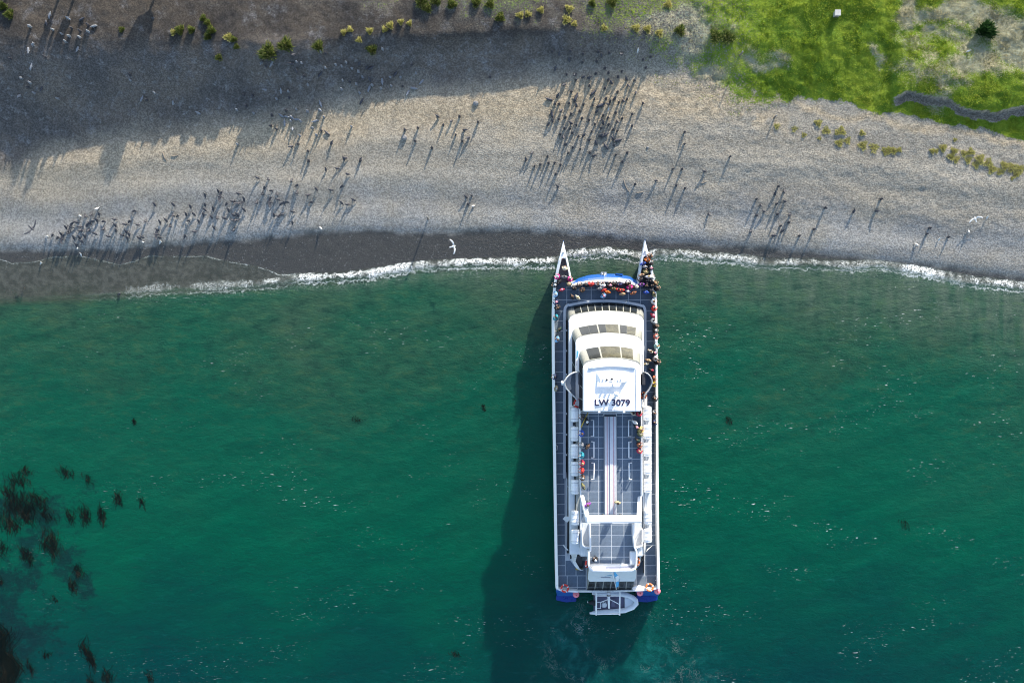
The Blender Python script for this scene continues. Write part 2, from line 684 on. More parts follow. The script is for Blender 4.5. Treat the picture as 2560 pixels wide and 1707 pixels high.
# speckle: pale and dark pebbles
sp = h.ramp(pebv, .15, .85, .55, 1.5)
sp2 = h.ramp(n_f, .25, .75, .65, 1.35)
spk = h.math('MULTIPLY', sp, sp2)
mulc = h.node('ShaderNodeCombineColor')
for i in range(3):
    h.link(spk, mulc.inputs[i])
colr = h.mix(.6, colr, mulc.outputs[0], 'MULTIPLY')
wetf = h.attr('wet')
wetc = h.mix(h.ramp(n_f, .35, .75), (.038, .037, .034), (.085, .080, .070))
vor2 = h.node('ShaderNodeTexVoronoi')
h.link(v, vor2.inputs['Vector'])
vor2.inputs['Scale'].default_value = 11.0
sep2 = h.node('ShaderNodeSeparateColor')
h.link(vor2.outputs['Color'], sep2.inputs[0])
wetc = h.mix(h.ramp(sep2.outputs[1], .955, 1.0), wetc, (.15, .15, .14))
wetc = h.mix(h.attr('under'), wetc, h.mix(h.ramp(n_m, .35, .7), (.060, .055, .047), (.115, .105, .090)))
colr = h.mix(wetf, colr, wetc)
gn = h.noise(v, .45, 5, .65)
gf = h.noise(v, 5.5, 4, .75)
grc = h.mix(h.ramp(gn, .35, .68), (.095, .175, .009), (.235, .300, .020))
grc = h.mix(h.ramp(gf, .3, .75), h.mix(.45, grc, (.045, .085, .010)), grc)
dryc = h.mix(h.ramp(gf, .3, .7), (.20, .19, .11), (.42, .38, .24))
dryc = h.mix(h.ramp(gn, .4, .6), dryc, (.26, .27, .19))
grc = h.mix(h.ramp(h.math('ADD', h.attr('dry'), h.math('MULTIPLY', h.math('SUBTRACT', gf, .5), 1.3)), .28, .72), grc, dryc)
gm = h.ramp(h.math('ADD', h.attr('grass'), h.math('MULTIPLY', h.math('SUBTRACT', gf, .5), 1.4)), .34, .62)
colr = h.mix(gm, colr, grc)
h.link(colr, bs.inputs['Base Color'])
h.setin(bs.inputs['Roughness'], h.ramp(wetf, 0, 1, .95, .42))
bs.inputs['Specular IOR Level'].default_value = .3
rip = h.noise(h.coord((.7, 1.3, 1), R(-6)), 4.2, 4, .7, .3)
hb = h.math('ADD', h.math('MULTIPLY', n_f, .25), h.math('MULTIPLY', h.math('MULTIPLY', rip, h.attr('rough')), .75))
b1 = h.bump(hb, .62, .20)
h.link(b1, bs.inputs['Normal'])
M['ground'] = m
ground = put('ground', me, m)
tag(ground, kind='structure', label='shingle beach rising to a shaded dirt bank and green turf', cat='beach')

# ------------------------------------------------------------------ water
wxs = grid_coords(-58, 58, .22, 600)
wys = grid_coords(-40, 11, .22, 600)


def wave(X, Y):
    c, s_ = math.cos(R(22)), math.sin(R(22))
    a = X * c + Y * s_
    b = -X * s_ + Y * c
    z = .025 * np.sin(b * 1.5 + 2.2 * fbm(X / 5, Y / 5, 2) * 3) + .16 * fbm(a / 2.6, b / 1.1, 3) + .05 * fbm(a / .7, b / .45, 2)
    u, v = uv0(X, Y)
    d = (v - interp(u, SWASH)) / PXM
    return z * sm(d, -.5, 7) * sm(-np.abs(X), -300, -60) + .10 * np.exp(-((v - interp(u, FOAM) - 4) / 9) ** 2) * sm(u, 400, 800) * sm(np.abs(X), 300, 60)


me, WX, WY, WZ = sheet(wxs, wys, wave)
U, V = uv0(WX, WY)
depth = -height(WX, WY)
fd = (V - interp(U, FOAM)) / PXM
fi = np.interp(U, [200, 330, 560, 680, 740, 1390, 1620, 1700, 1900, 2060, 2160, 2300, 2600], [0, .5, .55, .8, 1, 1, .9, .75, .75, .7, .6, 1, 1])
sd = (V - interp(U, SWASH)) / PXM
si = np.interp(U, [-200, 20, 60, 300, 500, 640, 720, 800], [.5, .45, .3, .35, .38, .55, .5, 0])
kel = np.zeros_like(U)
Uk = U + 230 * fbm(WX / 4, WY / 4, 4)
Vk = V + 230 * fbm(WX / 4 + 30, WY / 4, 4)
for (cx, cy, rx, ry) in [(70, 1280, 120, 110), (130, 1330, 110, 120), (30, 1560, 90, 160), (190, 1470, 70, 70), (30, 1420, 80, 60)]:
    kel = np.maximum(kel, np.exp(-((Uk - cx) / rx) ** 2 - ((Vk - cy) / ry) ** 2))
murk = sm(fd, np.interp(U, [0, 700, 1400, 2560], [1.0, 1.6, 5, 12]), -.2)
wake = np.zeros_like(U)
for (cx, cy, rx, ry, w) in [(1425, 1600, 60, 90, .8), (1640, 1650, 70, 60, .9), (1450, 1670, 90, 40, .6), (1620, 1560, 30, 60, .4), (1760, 1680, 40, 60, .6)]:
    wake = np.maximum(wake, w * np.exp(-((U - cx) / rx) ** 2 - ((V - cy) / ry) ** 2))
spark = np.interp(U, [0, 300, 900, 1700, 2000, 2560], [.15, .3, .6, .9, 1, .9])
set_attr(me, 'depth', depth)
set_attr(me, 'fd', fd)
set_attr(me, 'fi', fi)
set_attr(me, 'sd', sd)
set_attr(me, 'si', si)
set_attr(me, 'kelp', kel)
set_attr(me, 'murk', murk)
set_attr(me, 'wake', wake)
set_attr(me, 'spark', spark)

m, nt, bs, out = newmat('sea_water')
h = NT(nt)
v = h.coord()
dep = h.attr('depth')
big = h.noise(v, .07, 3, .5)
mid = h.noise(h.coord((.35, 1, 1), R(-12)), .5, 4, .6)
d2 = h.math('ADD', dep, h.math('MULTIPLY', h.math('SUBTRACT', big, .5), 4.2))
d2 = h.math('ADD', d2, h.math('MULTIPLY', h.math('SUBTRACT', mid, .5), 1.6))
dn = h.math('DIVIDE', d2, 9.5, clamp=True)
wc = h.cramp(dn, [(0.0, (.032, .072, .044)), (.10, (.015, .072, .041)), (.24, (.004, .076, .043)), (.46, (.0004, .074, .041)),
                  (.68, (.0003, .051, .037)), (1.0, (.0002, .028, .035))])
plume = h.ramp(h.noise(h.coord((1.5, .32, 1), R(28)), .42, 4, .6, .3), .36, .66, .25, 1.0)
wc = h.mix(h.math('MULTIPLY', h.math('MULTIPLY', h.attr('murk'), plume), .9), wc, (.088, .118, .086))
# weed and stone patches seen through the shallows
sea = h.noise(h.coord((.6, 1.2, 1)), .9, 5, .7)
shal = h.ramp(dn, .05, .42, 1.0, 0.0)
wc = h.mix(h.math('MULTIPLY', h.ramp(sea, .5, .68), h.math('MULTIPLY', shal, .55)), wc, (.008, .036, .026))
wc = h.mix(h.math('MULTIPLY', h.ramp(sea, .5, .33), h.math('MULTIPLY', shal, .35)), wc, (.055, .105, .045))
kn = h.noise(v, 1.1, 6, .75)
kf = h.ramp(h.math('ADD', h.math('MULTIPLY', h.attr('kelp'), .75), h.math('MULTIPLY', h.math('SUBTRACT', kn, .5), 1.8)), .25, .75)
wc = h.mix(h.math('MULTIPLY', kf, .72), wc, (.004, .014, .019))
# streaky lighter ruffles
ruf = h.noise(h.coord((.45, 1.5, 1), R(16)), .85, 5, .68)
rufm = h.math('MULTIPLY', h.ramp(ruf, .58, .74), h.ramp(dn, .25, .8, .15, .75))
wc = h.mix(h.math('MULTIPLY', rufm, .55), wc, (.008, .10, .095))
# foam
fdv = h.attr('fd')
fn = h.noise(v, 1.5, 5, .7, .4)
fn2 = h.noise(v, 5.5, 4, .75, .8)
dist = h.math('ADD', fdv, h.math('MULTIPLY', h.math('SUBTRACT', fn, .5), 1.3))
wid = h.ramp(h.noise(v, .22, 3, .6), .3, .7, .22, .85)
core = h.ramp(h.math('ABSOLUTE', dist), wid, h.math('MULTIPLY', wid, .25))
tail = h.math('MULTIPLY', h.ramp(fdv, -.35, .2), h.ramp(fdv, 1.9, .2))
tail = h.math('MULTIPLY', tail, h.ramp(fn2, .53, .64))
fo = h.math('ADD', h.math('MULTIPLY', core, h.ramp(fn2, .34, .55)), h.math('MULTIPLY', tail, .5))
thin = h.ramp(h.math('ABSOLUTE', h.math('ADD', h.math('SUBTRACT', fdv, .75), h.math('MULTIPLY', h.math('SUBTRACT', fn, .5), 1.6))), .10, .02)
fo = h.math('ADD', fo, h.math('MULTIPLY', thin, .65))
fo = h.math('MULTIPLY', fo, h.math('MULTIPLY', h.attr('fi'), h.ramp(h.noise(h.coord((.8, .3, 1)), .35, 4, .65), .36, .56, .25, 1.0)))
sdv = h.math('ADD', h.math('SUBTRACT', h.attr('sd'), .12), h.math('MULTIPLY', h.math('SUBTRACT', fn, .5), .55))
sw = h.math('MULTIPLY', h.math('MULTIPLY', h.ramp(h.math('ABSOLUTE', sdv), .11, .03), h.ramp(h.noise(v, .8, 3, .6), .38, .56, .15, .95)), h.attr('si'))
lace = h.math('MULTIPLY', h.ramp(h.math('ABSOLUTE', h.math('SUBTRACT', h.noise(v, .75, 4, .6, 1.2), .5)), .02, .004), h.ramp(h.attr('sd'), 2.6, .3))
sw = h.math('ADD', sw, h.math('MULTIPLY', h.math('MULTIPLY', lace, h.attr('si')), .55))
fo = h.math('MAXIMUM', fo, sw)
# flecks: sun glints painted white into the water colour
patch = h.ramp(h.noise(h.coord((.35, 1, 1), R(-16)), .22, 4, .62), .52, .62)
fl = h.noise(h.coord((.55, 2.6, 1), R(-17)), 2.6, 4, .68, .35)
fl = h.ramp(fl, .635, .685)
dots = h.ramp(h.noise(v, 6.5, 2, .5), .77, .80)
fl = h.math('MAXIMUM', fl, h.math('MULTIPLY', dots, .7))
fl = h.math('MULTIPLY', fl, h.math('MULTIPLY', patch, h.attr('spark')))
wk = h.noise(v, .9, 5, .7, 1.5)
wkp = h.ramp(h.noise(v, .35, 3, .6), .5, .66)
wkf = h.math('MULTIPLY', h.math('MULTIPLY', h.ramp(h.math('ABSOLUTE', h.math('SUBTRACT', wk, .5)), .022, .004), wkp), h.attr('wake'))
wc = h.mix(h.math('MULTIPLY', h.attr('wake'), h.ramp(h.noise(v, .5, 5, .7, .8), .40, .68, .1, .8)), wc, (.010, .14, .125))
fo = h.math('MAXIMUM', fo, h.math('MULTIPLY', wkf, .35))
fo = h.math('MAXIMUM', fo, h.math('MULTIPLY', fl, .85), clamp=True)  # painted glints join the foam mask here
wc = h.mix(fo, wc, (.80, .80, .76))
h.link(wc, bs.inputs['Base Color'])
h.setin(bs.inputs['Roughness'], h.ramp(fo, 0, .5, .12, .7))
bs.inputs['IOR'].default_value = 1.33
bs.inputs['Specular IOR Level'].default_value = .3
wv1 = h.noise(h.coord((.6, 1.6, 1), R(18)), 1.3, 5, .68, .3)
wv2 = h.noise(h.coord((.8, 1.4, 1), R(-24)), 4.5, 4, .65)
hb = h.math('ADD', h.math('MULTIPLY', wv1, .7), h.math('MULTIPLY', wv2, .3))
h.link(h.bump(hb, .65, .22), bs.inputs['Normal'])
bs.subsurface_method = 'RANDOM_WALK'
h.setin(bs.inputs['Subsurface Weight'], h.math('MULTIPLY', h.ramp(fo, 0, .25, .8, 0), h.ramp(dep, .2, 1.8)))
bs.inputs['Subsurface Radius'].default_value = (1.0, 3.0, 3.0)
bs.inputs['Subsurface Scale'].default_value = 1.0
tr = nt.nodes.new('ShaderNodeBsdfTransparent')
tr.inputs[0].default_value = (.95, .97, .95, 1)
mx = nt.nodes.new('ShaderNodeMixShader')
al = h.ramp(dep, .15, 1.15, .07, 1.0)
al = h.math('MAXIMUM', al, h.math('MULTIPLY', h.attr('murk'), h.ramp(fdv, -.2, .6)))
al = h.math('MAXIMUM', al, h.ramp(fdv, -.1, 1.3, 0, .95))
al = h.math('MAXIMUM', al, fo, clamp=True)
h.link(al, mx.inputs[0])
h.link(tr.outputs[0], mx.inputs[1])
h.link(bs.outputs[0], mx.inputs[2])
h.link(mx.outputs[0], out.inputs[0])
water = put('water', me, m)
tag(water, kind='structure', label='green sea with a foam line washing along the shingle', cat='sea')
# ------------------------------------------------------------------ ferry
ZD, Z2, Z3, Z4 = 2.6, 5.1, 7.6, 10.1     # main deck, first roof, sun deck, wheelhouse roof
ferry = empty('ferry', W(1516, 1060, 0))
tag(ferry, 'white catamaran ferry with blue hulls nosed up to the shingle', 'ferry')


def lerp2(kn, y):
    return float(np.interp(y, [k[0] for k in kn], [k[1] for k in kn]))


L_OUT = [(601, 1408.5), (647, 1398), (692, 1388), (720, 1384), (748, 1381.5), (790, 1380.5), (900, 1381), (1100, 1383.5), (1300, 1386.5), (1415, 1388.5), (1472, 1390)]
L_IN = [(601, 1408.5), (636, 1416), (667, 1423), (699, 1428.7), (760, 1437), (1478, 1442)]
R_OUT = [(598, 1612.5), (636, 1622), (664, 1630), (687, 1634), (727, 1640.5), (748, 1642), (790, 1643), (942, 1645), (1158, 1646), (1346, 1648), (1415, 1649), (1472, 1650)]
R_IN = [(598, 1612.5), (647, 1604), (681, 1598.5), (699, 1595.5), (760, 1588), (1478, 1590)]


def make_hull(outk, ink, y0, side):
    rings = []
    for y in [y0, y0 + 4, y0 + 14, y0 + 30, y0 + 41, y0 + 44, y0 + 60, 680, 720, 780, 900, 1100, 1300, 1440, 1478]:
        zt = 3.3 if y < y0 + 42 else 2.48
        a, b = lerp2(outk, y), lerp2(ink, y)
        if y == y0:
            a, b = a - .6 * side, b + .6 * side
        c = (a + b) / 2
        rake = 42 * max(0, 1 - (y - y0) / 110.0) ** 1.5
        st = max(0, (y - 1440) / 38.0)
        A, B = W(a, y, zt), W(b, y, zt)
        r = lambda x, yy, z: W(x, yy, z)
        f1, f2 = .90, .62
        ring = [A, r(c + (a - c) * f1, y + rake * .5 + 10 * st, 1.1), r(c + (a - c) * f2, y + rake + 14 * st, -.2), r(c, y + rake * 1.15 + 14 * st, -.9),
                r(c + (b - c) * f2, y + rake + 14 * st, -.2), r(c + (b - c) * f1, y + rake * .5 + 10 * st, 1.1), B]
        rings.append(ring)
    bm = bmesh.new()
    add_loft(bm, rings)
    return put('hull', from_bm(bm), M['blue'], ferry, smooth=False)


make_hull(L_OUT, L_IN, 601, 1)
make_hull(R_OUT, R_IN, 598, -1)
for (xa, xb) in ((1390.5, 1441), (1591, 1644)):
    s = 1 if xa < 1500 else -1
    bm = bmesh.new()
    pts_t = [(xa, 1488), (xb, 1488), (xb, 1503 if s > 0 else 1500), ((xa + xb) / 2, 1505), (xa, 1500 if s > 0 else 1503)]
    add_prism(bm, [W(p[0], p[1], .55) for p in pts_t], -.5, .55)
    bevel(bm, .05)
    put('stern_step', from_bm(bm), M['navy'], ferry)
# bridge deck between and over the hulls
front_curve = [(1429, 707), (1445, 697), (1470, 689), (1510, 685), (1545, 686), (1575, 692), (1596, 704)]
deck_poly = ([(lerp2(L_OUT, y) + 1, y) for y in (1474, 1415, 1300, 1100, 900, 790, 748, 720, 700)] +
             [(1431, 703), (1450, 700), (1480, 697), (1512, 695), (1545, 696), (1575, 699), (1594, 703)] +
             [(lerp2(R_OUT, y) - 1, y) for y in (700, 727, 748, 790, 942, 1158, 1346, 1415, 1474)])
main_deck = prism('main_deck', deck_poly, 2.2, ZD, M['seam'], ferry, 0.0)
under = prism('bridge_deck', [(1432, 1476), (1598, 1476), (1598, 706), (1560, 695), (1512, 692), (1460, 696), (1432, 706)], 1.3, 2.19, M['navy'], ferry, .05)
# blue flared front wall
rings = []
for i, (x, y) in enumerate(front_curve):
    yin = [713, 707, 703, 700, 701, 704, 711][i]
    rings.append([W(x, y, 1.6), W(x, y - 1, 2.2), W(x, (y + yin) / 2, 3.2), W(x, yin, 3.42), W(x, yin + 1, 1.6)])
bm = bmesh.new()
add_loft(bm, rings)
put('front_fairing', from_bm(bm), M['blue'], ferry, smooth=False)
fr = [(1427, 714), (1445, 708.5), (1470, 704.5), (1510, 701.5), (1550, 703), (1578, 708), (1597, 714)]
wall_strip('front_bulwark', fr, .26, ZD - .1, 3.60, M['white'], ferry)
# bow decks, rims and wells
prism('bow_deck', [(1408.5, 602), (1416, 636), (1419, 650), (1413, 646.5), (1408, 645), (1403, 647.5), (1397, 655), (1398.2, 646)], 2.6, 3.5, M['white'], ferry, .03)
prism('bow_deck', [(1612.5, 599), (1621.5, 634), (1623, 640), (1615, 640), (1608, 643), (1602.5, 652), (1604.5, 645)], 2.6, 3.5, M['white'], ferry, .03)
prism('well_floor', [(1398.5, 660), (1404, 649), (1408, 646.5), (1413, 649), (1420, 660), (1428, 706), (1388, 706)], 2.5, 2.63, M['well'], ferry, 0)
prism('well_floor', [(1601.5, 655), (1610, 643), (1623, 642), (1631, 668), (1636, 706), (1597, 706)], 2.5, 2.63, M['well'], ferry, 0)


def edge_path(kn, ya, yb, off, n=14):
    return [(lerp2(kn, y) + off, y) for y in np.linspace(ya, yb, n)]


wall_strip('bulwark', edge_path(L_OUT, 1472, 640, 2.8, 26), .27, 2.3, 3.62, M['white'], ferry, slant=.30)
wall_strip('bulwark', edge_path(R_OUT, 630, 1472, -2.8, 26), .27, 2.3, 3.62, M['white'], ferry, slant=.12)
wall_strip('bulwark', edge_path(L_IN, 640, 712, -1.8, 8), .20, 2.3, 3.58, M['offwhite'], ferry, slant=.12)
wall_strip('bulwark', edge_path(R_IN, 712, 640, 1.8, 8), .20, 2.3, 3.58, M['offwhite'], ferry, slant=.12)
# stern rails
wall_strip('stern_bulwark', [(1391, 1462), (1393, 1468), (1398, 1473), (1406, 1476), (1445, 1478.5)], .2, 2.3, 3.45, M['white'], ferry)
wall_strip('stern_bulwark', [(1582, 1475.5), (1600, 1475), (1630, 1473), (1641, 1470), (1647, 1464)], .2, 2.3, 3.45, M['white'], ferry)
prism('stern_locker', [(1581, 1466), (1592, 1464), (1614, 1469), (1606, 1475), (1580, 1475)], ZD, 3.3, M['white'], ferry, .04)
wall_strip('stern_sill', [(1445, 1477.5), (1520, 1478), (1582, 1476)], .22, 2.2, 2.95, M['offwhite'], ferry)
for i in range(9):
    x = 1449 + i * 16
    tube('rail_post', [W(x, 1477.5, 2.9), W(x, 1477.5, 3.6)], .025, M['steel'], ferry, 6)
tube('stern_rail', [W(1445, 1477.5, 3.6), W(1582, 1476.5, 3.6)], .03, M['steel'], ferry, 6)

# ---- deck panels
unit = mesh([(-.5, -.5, -.5), (.5, -.5, -.5), (.5, .5, -.5), (-.5, .5, -.5), (-.5, -.5, .5), (.5, -.5, .5), (.5, .5, .5), (-.5, .5, .5)],
            [(0, 3, 2, 1), (4, 5, 6, 7), (0, 1, 5, 4), (1, 2, 6, 5), (2, 3, 7, 6), (3, 0, 4, 7)])
unit.materials.append(M['deck'])


def panel(x0, x1, y0, y1, z, parent):
    if x1 - x0 < 3 or y1 - y0 < 3:
        return
    g = .035
    a, b = W(x0, y1, z), W(x1, y0, z)
    o = bpy.data.objects.new('deck_panel', unit)
    col.objects.link(o)
    o.parent = parent
    fl = ferry.location
    o.matrix_parent_inverse = Matrix.Identity(4)
    o.location = ((a.x + b.x) / 2, (a.y + b.y) / 2, z + .004)
    o.scale = (b.x - a.x - 2 * g, b.y - a.y - 2 * g, .024)
    return o


def panels(xl, yl, z, parent):
    for a, b in zip(xl[:-1], xl[1:]):
        for c, d in zip(yl[:-1], yl[1:]):
            panel(a, b, c, d, z, parent)


ylin = [776.6 + 25.45 * k for k in range(27)]
for c, d in zip(ylin[:-1], ylin[1:]):
    panel(lerp2(L_OUT, (c + d) / 2) + 6, 1409.5 + (c - 780) * .006, c, d, ZD, main_deck)
    panel(1611.5, lerp2(R_OUT, (c + d) / 2) - 6, c, d, ZD, main_deck)
fx = [1387, 1417, 1447.5, 1478, 1509, 1540, 1571, 1601, 1637]
for a, b in zip(fx[:-1], fx[1:]):
    ytop = max(float(np.interp(x, [p[0] for p in fr], [p[1] for p in fr])) for x in (a, b)) + 3
    if a < 1400 or b > 1630:
        ytop = 700
    panel(max(a, 1389 if a < 1400 else a), b, ytop, 724, ZD, main_deck)
    panel(a if a > 1400 else 1387, b, 724, 750, ZD, main_deck)
    panel(a if a > 1400 else 1386, b if b < 1630 else 1638, 750, 776.6, ZD, main_deck)
panels([1396, 1418, 1443, 1465], [1438.3, 1467, 1475], ZD, main_deck)
panels([1592, 1617, 1643], [1438.3, 1468], ZD, main_deck)
panels([1409.5 + 3.6, 1440, 1465], [1400, 1438.3], ZD, main_deck)
panels([1592, 1611.5], [1400, 1438.3], ZD, main_deck)


# ---- cabins
def outline(xl, xr, yf, bow, r, ya, rb=None):
    """left aft -> forward -> across the front -> right aft, in px"""
    xc = (xl + xr) / 2
    hw = (xr - xl) / 2
    fy = lambda x: yf + bow * ((x - xc) / (hw - r * .5)) ** 2
    pts = []
    ycl = fy(xl + r) + r * .9
    for k in range(10):
        pts.append((xl, ya + (ycl - ya) * k / 10))
    p0, p1, p2 = (xl, ycl), (xl + r * .08, fy(xl + r) + r * .15), (xl + r, fy(xl + r))
    for k in range(6):
        t = k / 6
        pts.append(((1 - t) ** 2 * p0[0] + 2 * t * (1 - t) * p1[0] + t * t * p2[0], (1 - t) ** 2 * p0[1] + 2 * t * (1 - t) * p1[1] + t * t * p2[1]))
    for k in range(17):
        x = xl + r + (xr - xl - 2 * r) * k / 16
        pts.append((x, fy(x)))
    p0, p1, p2 = (xr - r, fy(xr - r)), (xr - r * .08, fy(xr - r) + r * .15), (xr, ycl)
    for k in range(1, 7):
        t = k / 6
        pts.append(((1 - t) ** 2 * p0[0] + 2 * t * (1 - t) * p1[0] + t * t * p2[0], (1 - t) ** 2 * p0[1] + 2 * t * (1 - t) * p1[1] + t * t * p2[1]))
    for k in range(1, 11):
        pts.append((xr, ycl + (ya - ycl) * k / 10))
    return pts
    # index ranges: 0-9 left side, 10-15 corner, 16-32 front, 33-38 corner, 39-48 right side


class Cabin:
    def __init__(s, name, b, t, z0, z1, wallmat, glassmat):
        s.B = [W(p[0], p[1], z0) for p in outline(*b)]
        s.T = [W(p[0], p[1], z1) for p in outline(*t)]
        s.gm = glassmat
        n = len(s.B)
        bm = bmesh.new()
        add_loft(bm, [s.B, s.T], True)
        s.wall = put(name, from_bm(bm), wallmat, ferry)

    def at(s, i, hh, off=0.0):
        n = len(s.B)
        k = min(int(i), n - 2)
        f = i - k
        b = s.B[k].lerp(s.B[k + 1], f)
        t = s.T[k].lerp(s.T[k + 1], f)
        d = s.B[k + 1] - s.B[k]
        nrm = (t - b).cross(d)
        if nrm.length < 1e-6:
            nrm = Vector((0, 1, 0))
        nrm.normalize()
        return b.lerp(t, hh) + nrm * off

    def pane(s, i0, i1, h0, h1, mat=None, name='window_pane', seg=3):
        bm = bmesh.new()
        rings = []
        # outward direction: decide by centre of cabin
        c = sum(s.B, Vector()) / len(s.B)
        mid = s.at((i0 + i1) / 2, .5)
        sg = 1 if ((s.at((i0 + i1) / 2, .5, .1) - c).xy.length > (mid - c).xy.length) else -1
        for k in range(seg + 1):
            i = i0 + (i1 - i0) * k / seg
            rings.append([s.at(i, h0, -.02 * sg), s.at(i, h0, .03 * sg), s.at(i, h1, .03 * sg), s.at(i, h1, -.02 * sg)])
        add_loft(bm, rings)
        return put(name, from_bm(bm), mat or s.gm, s.wall)


def roof(name, t, z0, z1, mat, bw=.06):
    bm = bmesh.new()
    add_prism(bm, [W(p[0], p[1], z1) for p in outline(*t)], z0, z1)
    bevel(bm, bw, 3, .5)
    return put(name, from_bm(bm), mat, ferry)


# ledge round the lower cabin
led = outline(1408.5, 1614.5, 748.5, 12, 20, 1196)
wall_strip('cabin_ledge', [(p[0] + 3, p[1]) if p[0] < 1420 else ((p[0] - 1.6, p[1]) if p[0] > 1606 else (p[0], p[1] + 3.6)) for p in led], .28, ZD - .05, 3.05, M['rim'], ferry, slant=.0, zref=3.0)
c1 = Cabin('lower_cabin', (1417.5, 1609.5, 757, 12, 15, 1384), (1422.5, 1608, 776.5, 10, 15, 1384), ZD - .02, Z2, M['cabin'], M['glass'])
fr_i = [16 + 16 * k / 9 for k in range(10)]
for k in range(9):
    c1.pane(fr_i[k] + .12, fr_i[k + 1] - .16, .12, .97)
c1.pane(10.4, 15.2, .12, .97, M['cabin'], 'corner_panel', 5)
c1.pane(33.2, 38.4, .12, .97, M['cabin'], 'corner_panel', 5)
for k in range(7):
    c1.pane(.04 + k * 1.4, 1.4 + k * 1.4, .03, .97, M['glass_side'])
    c1.pane(39.04 + k * 1.4, 40.4 + k * 1.4, .03, .97, M['glass_side'])
roof('lower_roof', (1421.5, 1609.5, 776.8, 11, 19, 1300), Z2 - .12, Z2 + .06, M['white'])
c2 = Cabin('upper_cabin', (1430.5, 1605.5, 809.5, 11, 15, 1300), (1439.5, 1604, 832, 9, 15, 1300), Z2 + .04, Z3 - .03, M['cabin'], M['glass_olive'])
for (a, b) in ((0.1, 2.6), (2.68, 5.0), (5.45, 7.4), (7.48, 11.0), (11.5, 13.4), (13.48, 15.9)):
    mt = M['glass'] if a < 6 or 11.4 < a < 12 else M['glass_olive']
    c2.pane(16 + a, 16 + b, .06, .97, mt)
for k in range(7):
    c2.pane(.1 + k * 1.4, 1.4 + k * 1.4, .04, .97, M['glass_side'])
    c2.pane(39.1 + k * 1.4, 40.4 + k * 1.4, .04, .97, M['glass_side'])
roof('upper_roof', (1438.5, 1605.5, 832.5, 10, 20, 1035), Z3 - .12, Z3 + .06, M['white'])
c3 = Cabin('wheelhouse', (1448, 1600, 865, 10, 14, 1030), (1458, 1600.5, 894, 8, 14, 1028), Z3 + .04, Z4, M['cabin'], M['glass_olive'])
for (a, b, mt) in ((.4, 4.3, 'glass'), (4.9, 11.2, 'glass_olive'), (11.7, 15.4, 'glass_olive')):
    c3.pane(16 + a, 16 + b, .04, .96, M[mt], seg=5)
for (a, b) in ((17.6, 19.0), (22.5, 24.2)):
    tube('wiper', [c3.at(a, .9, -.06), c3.at(a + 1.2, .55, -.06)], .02, M['offwhite'], c3.wall, 5)
for k in range(4):
    c3.pane(.2 + k * 2.4, 2.3 + k * 2.4, .06, .95, M['glass_side'])
    c3.pane(39.2 + k * 2.4, 41.3 + k * 2.4, .06, .95, M['glass_side'])
wroof = roof('wheelhouse_roof', (1457, 1602, 895.5, 11, 20, 1028.5), Z4 - .12, Z4 + .10, M['white'], .08)
# lower band of livery on the shaded ledge
prism('livery_stripe', [(1440.5, 898), (1444, 893), (1446.5, 880), (1441.5, 874)], Z3 + .055, Z3 + .066, M['logo'], ferry, 0)
for k in range(7):
    prism('livery_mark', [(1440.6, 902 + k * 1.7), (1443, 902 + k * 1.7), (1443, 903 + k * 1.7), (1440.6, 903 + k * 1.7)][::-1], Z3 + .055, Z3 + .066, M['bench_d'], ferry, 0)
# roof fittings
rt = Z4 + .10
wall_strip('roof_lip', [(1474 + 114 * k / 12, 914.5 + 6 * ((k - 6) / 6) ** 2) for k in range(13)], .14, rt - .02, rt + .13, M['offwhite'], wroof, bw=0)
wall_strip('roof_lip', [(1589.5, 922), (1591, 1024)], .06, rt - .02, rt + .07, M['offwhite'], wroof, bw=0)
prism('roof_hatch_cover', [(1472, 917), (1482, 916), (1482, 920), (1472, 922)], rt - .02, rt + .16, M['offwhite'], wroof, .02)
prism('roof_hatch_cover', [(1576, 916), (1588, 918), (1588, 921), (1576, 920)], rt - .02, rt + .16, M['offwhite'], wroof, .02)
# signal mast: two winged legs and a platform
mast = prism('signal_mast', [(1499, 944), (1563, 944), (1563, 956), (1499, 956)], rt + .34, rt + .44, M['white'], ferry, .03)
for sx in (0, 1):
    bm = bmesh.new()
    x0 = 1491 if sx == 0 else 1569
    x1 = 1499 if sx == 0 else 1561
    dx = 2.5 if sx == 0 else -2.5
    a = [W(x0, 930, rt - .02), W(x0 + dx, 931, rt - .02), W(x0 + dx, 953, rt - .02), W(x0, 951, rt - .02)]
    b = [W(x1, 944, rt + .4), W(x1 + dx, 944, rt + .4), W(x1 + dx, 956, rt + .4), W(x1, 956, rt + .4)]
    add_loft(bm, [a, b])
    put('mast_leg', from_bm(bm), M['white'], mast)
for (x, y, s) in ((1508, 948, 1), (1517, 949, 1.8), (1530, 947, 2), (1546, 948, 1), (1553, 947, 1)):
    tube('mast_lamp', [W(x, y, rt + .43), W(x, y, rt + .43 + .14 * s)], .055 * s, M['dark'] if s > 1.2 else M['offwhite'], mast, 8)
tube('radar_post', [W(1534, 958, rt), W(1534.5, 966, rt + 1.0)], [.09, .05], M['white'], mast, 8)
box('radar_bar', W(1531, 952, rt + .95), (1.35, .13, .12), M['white'], mast, .03, (0, 0, .2))
bm = bmesh.new()
bmesh.ops.create_uvsphere(bm, u_segments=14, v_segments=9, radius=.26)
bmesh.ops.translate(bm, verts=bm.verts, vec=W(1541, 985, rt + .42))
put('satellite_dome', from_bm(bm), M['white'], ferry, smooth=True)
tube('dome_stand', [W(1541, 985, rt - .02), W(1541, 985, rt + .3)], .1, M['white'], ferry, 8)
tube('antenna', [W(1537, 994, rt - .02), W(1538, 996, rt + 1.1)], .02, M['dark'], ferry, 5)
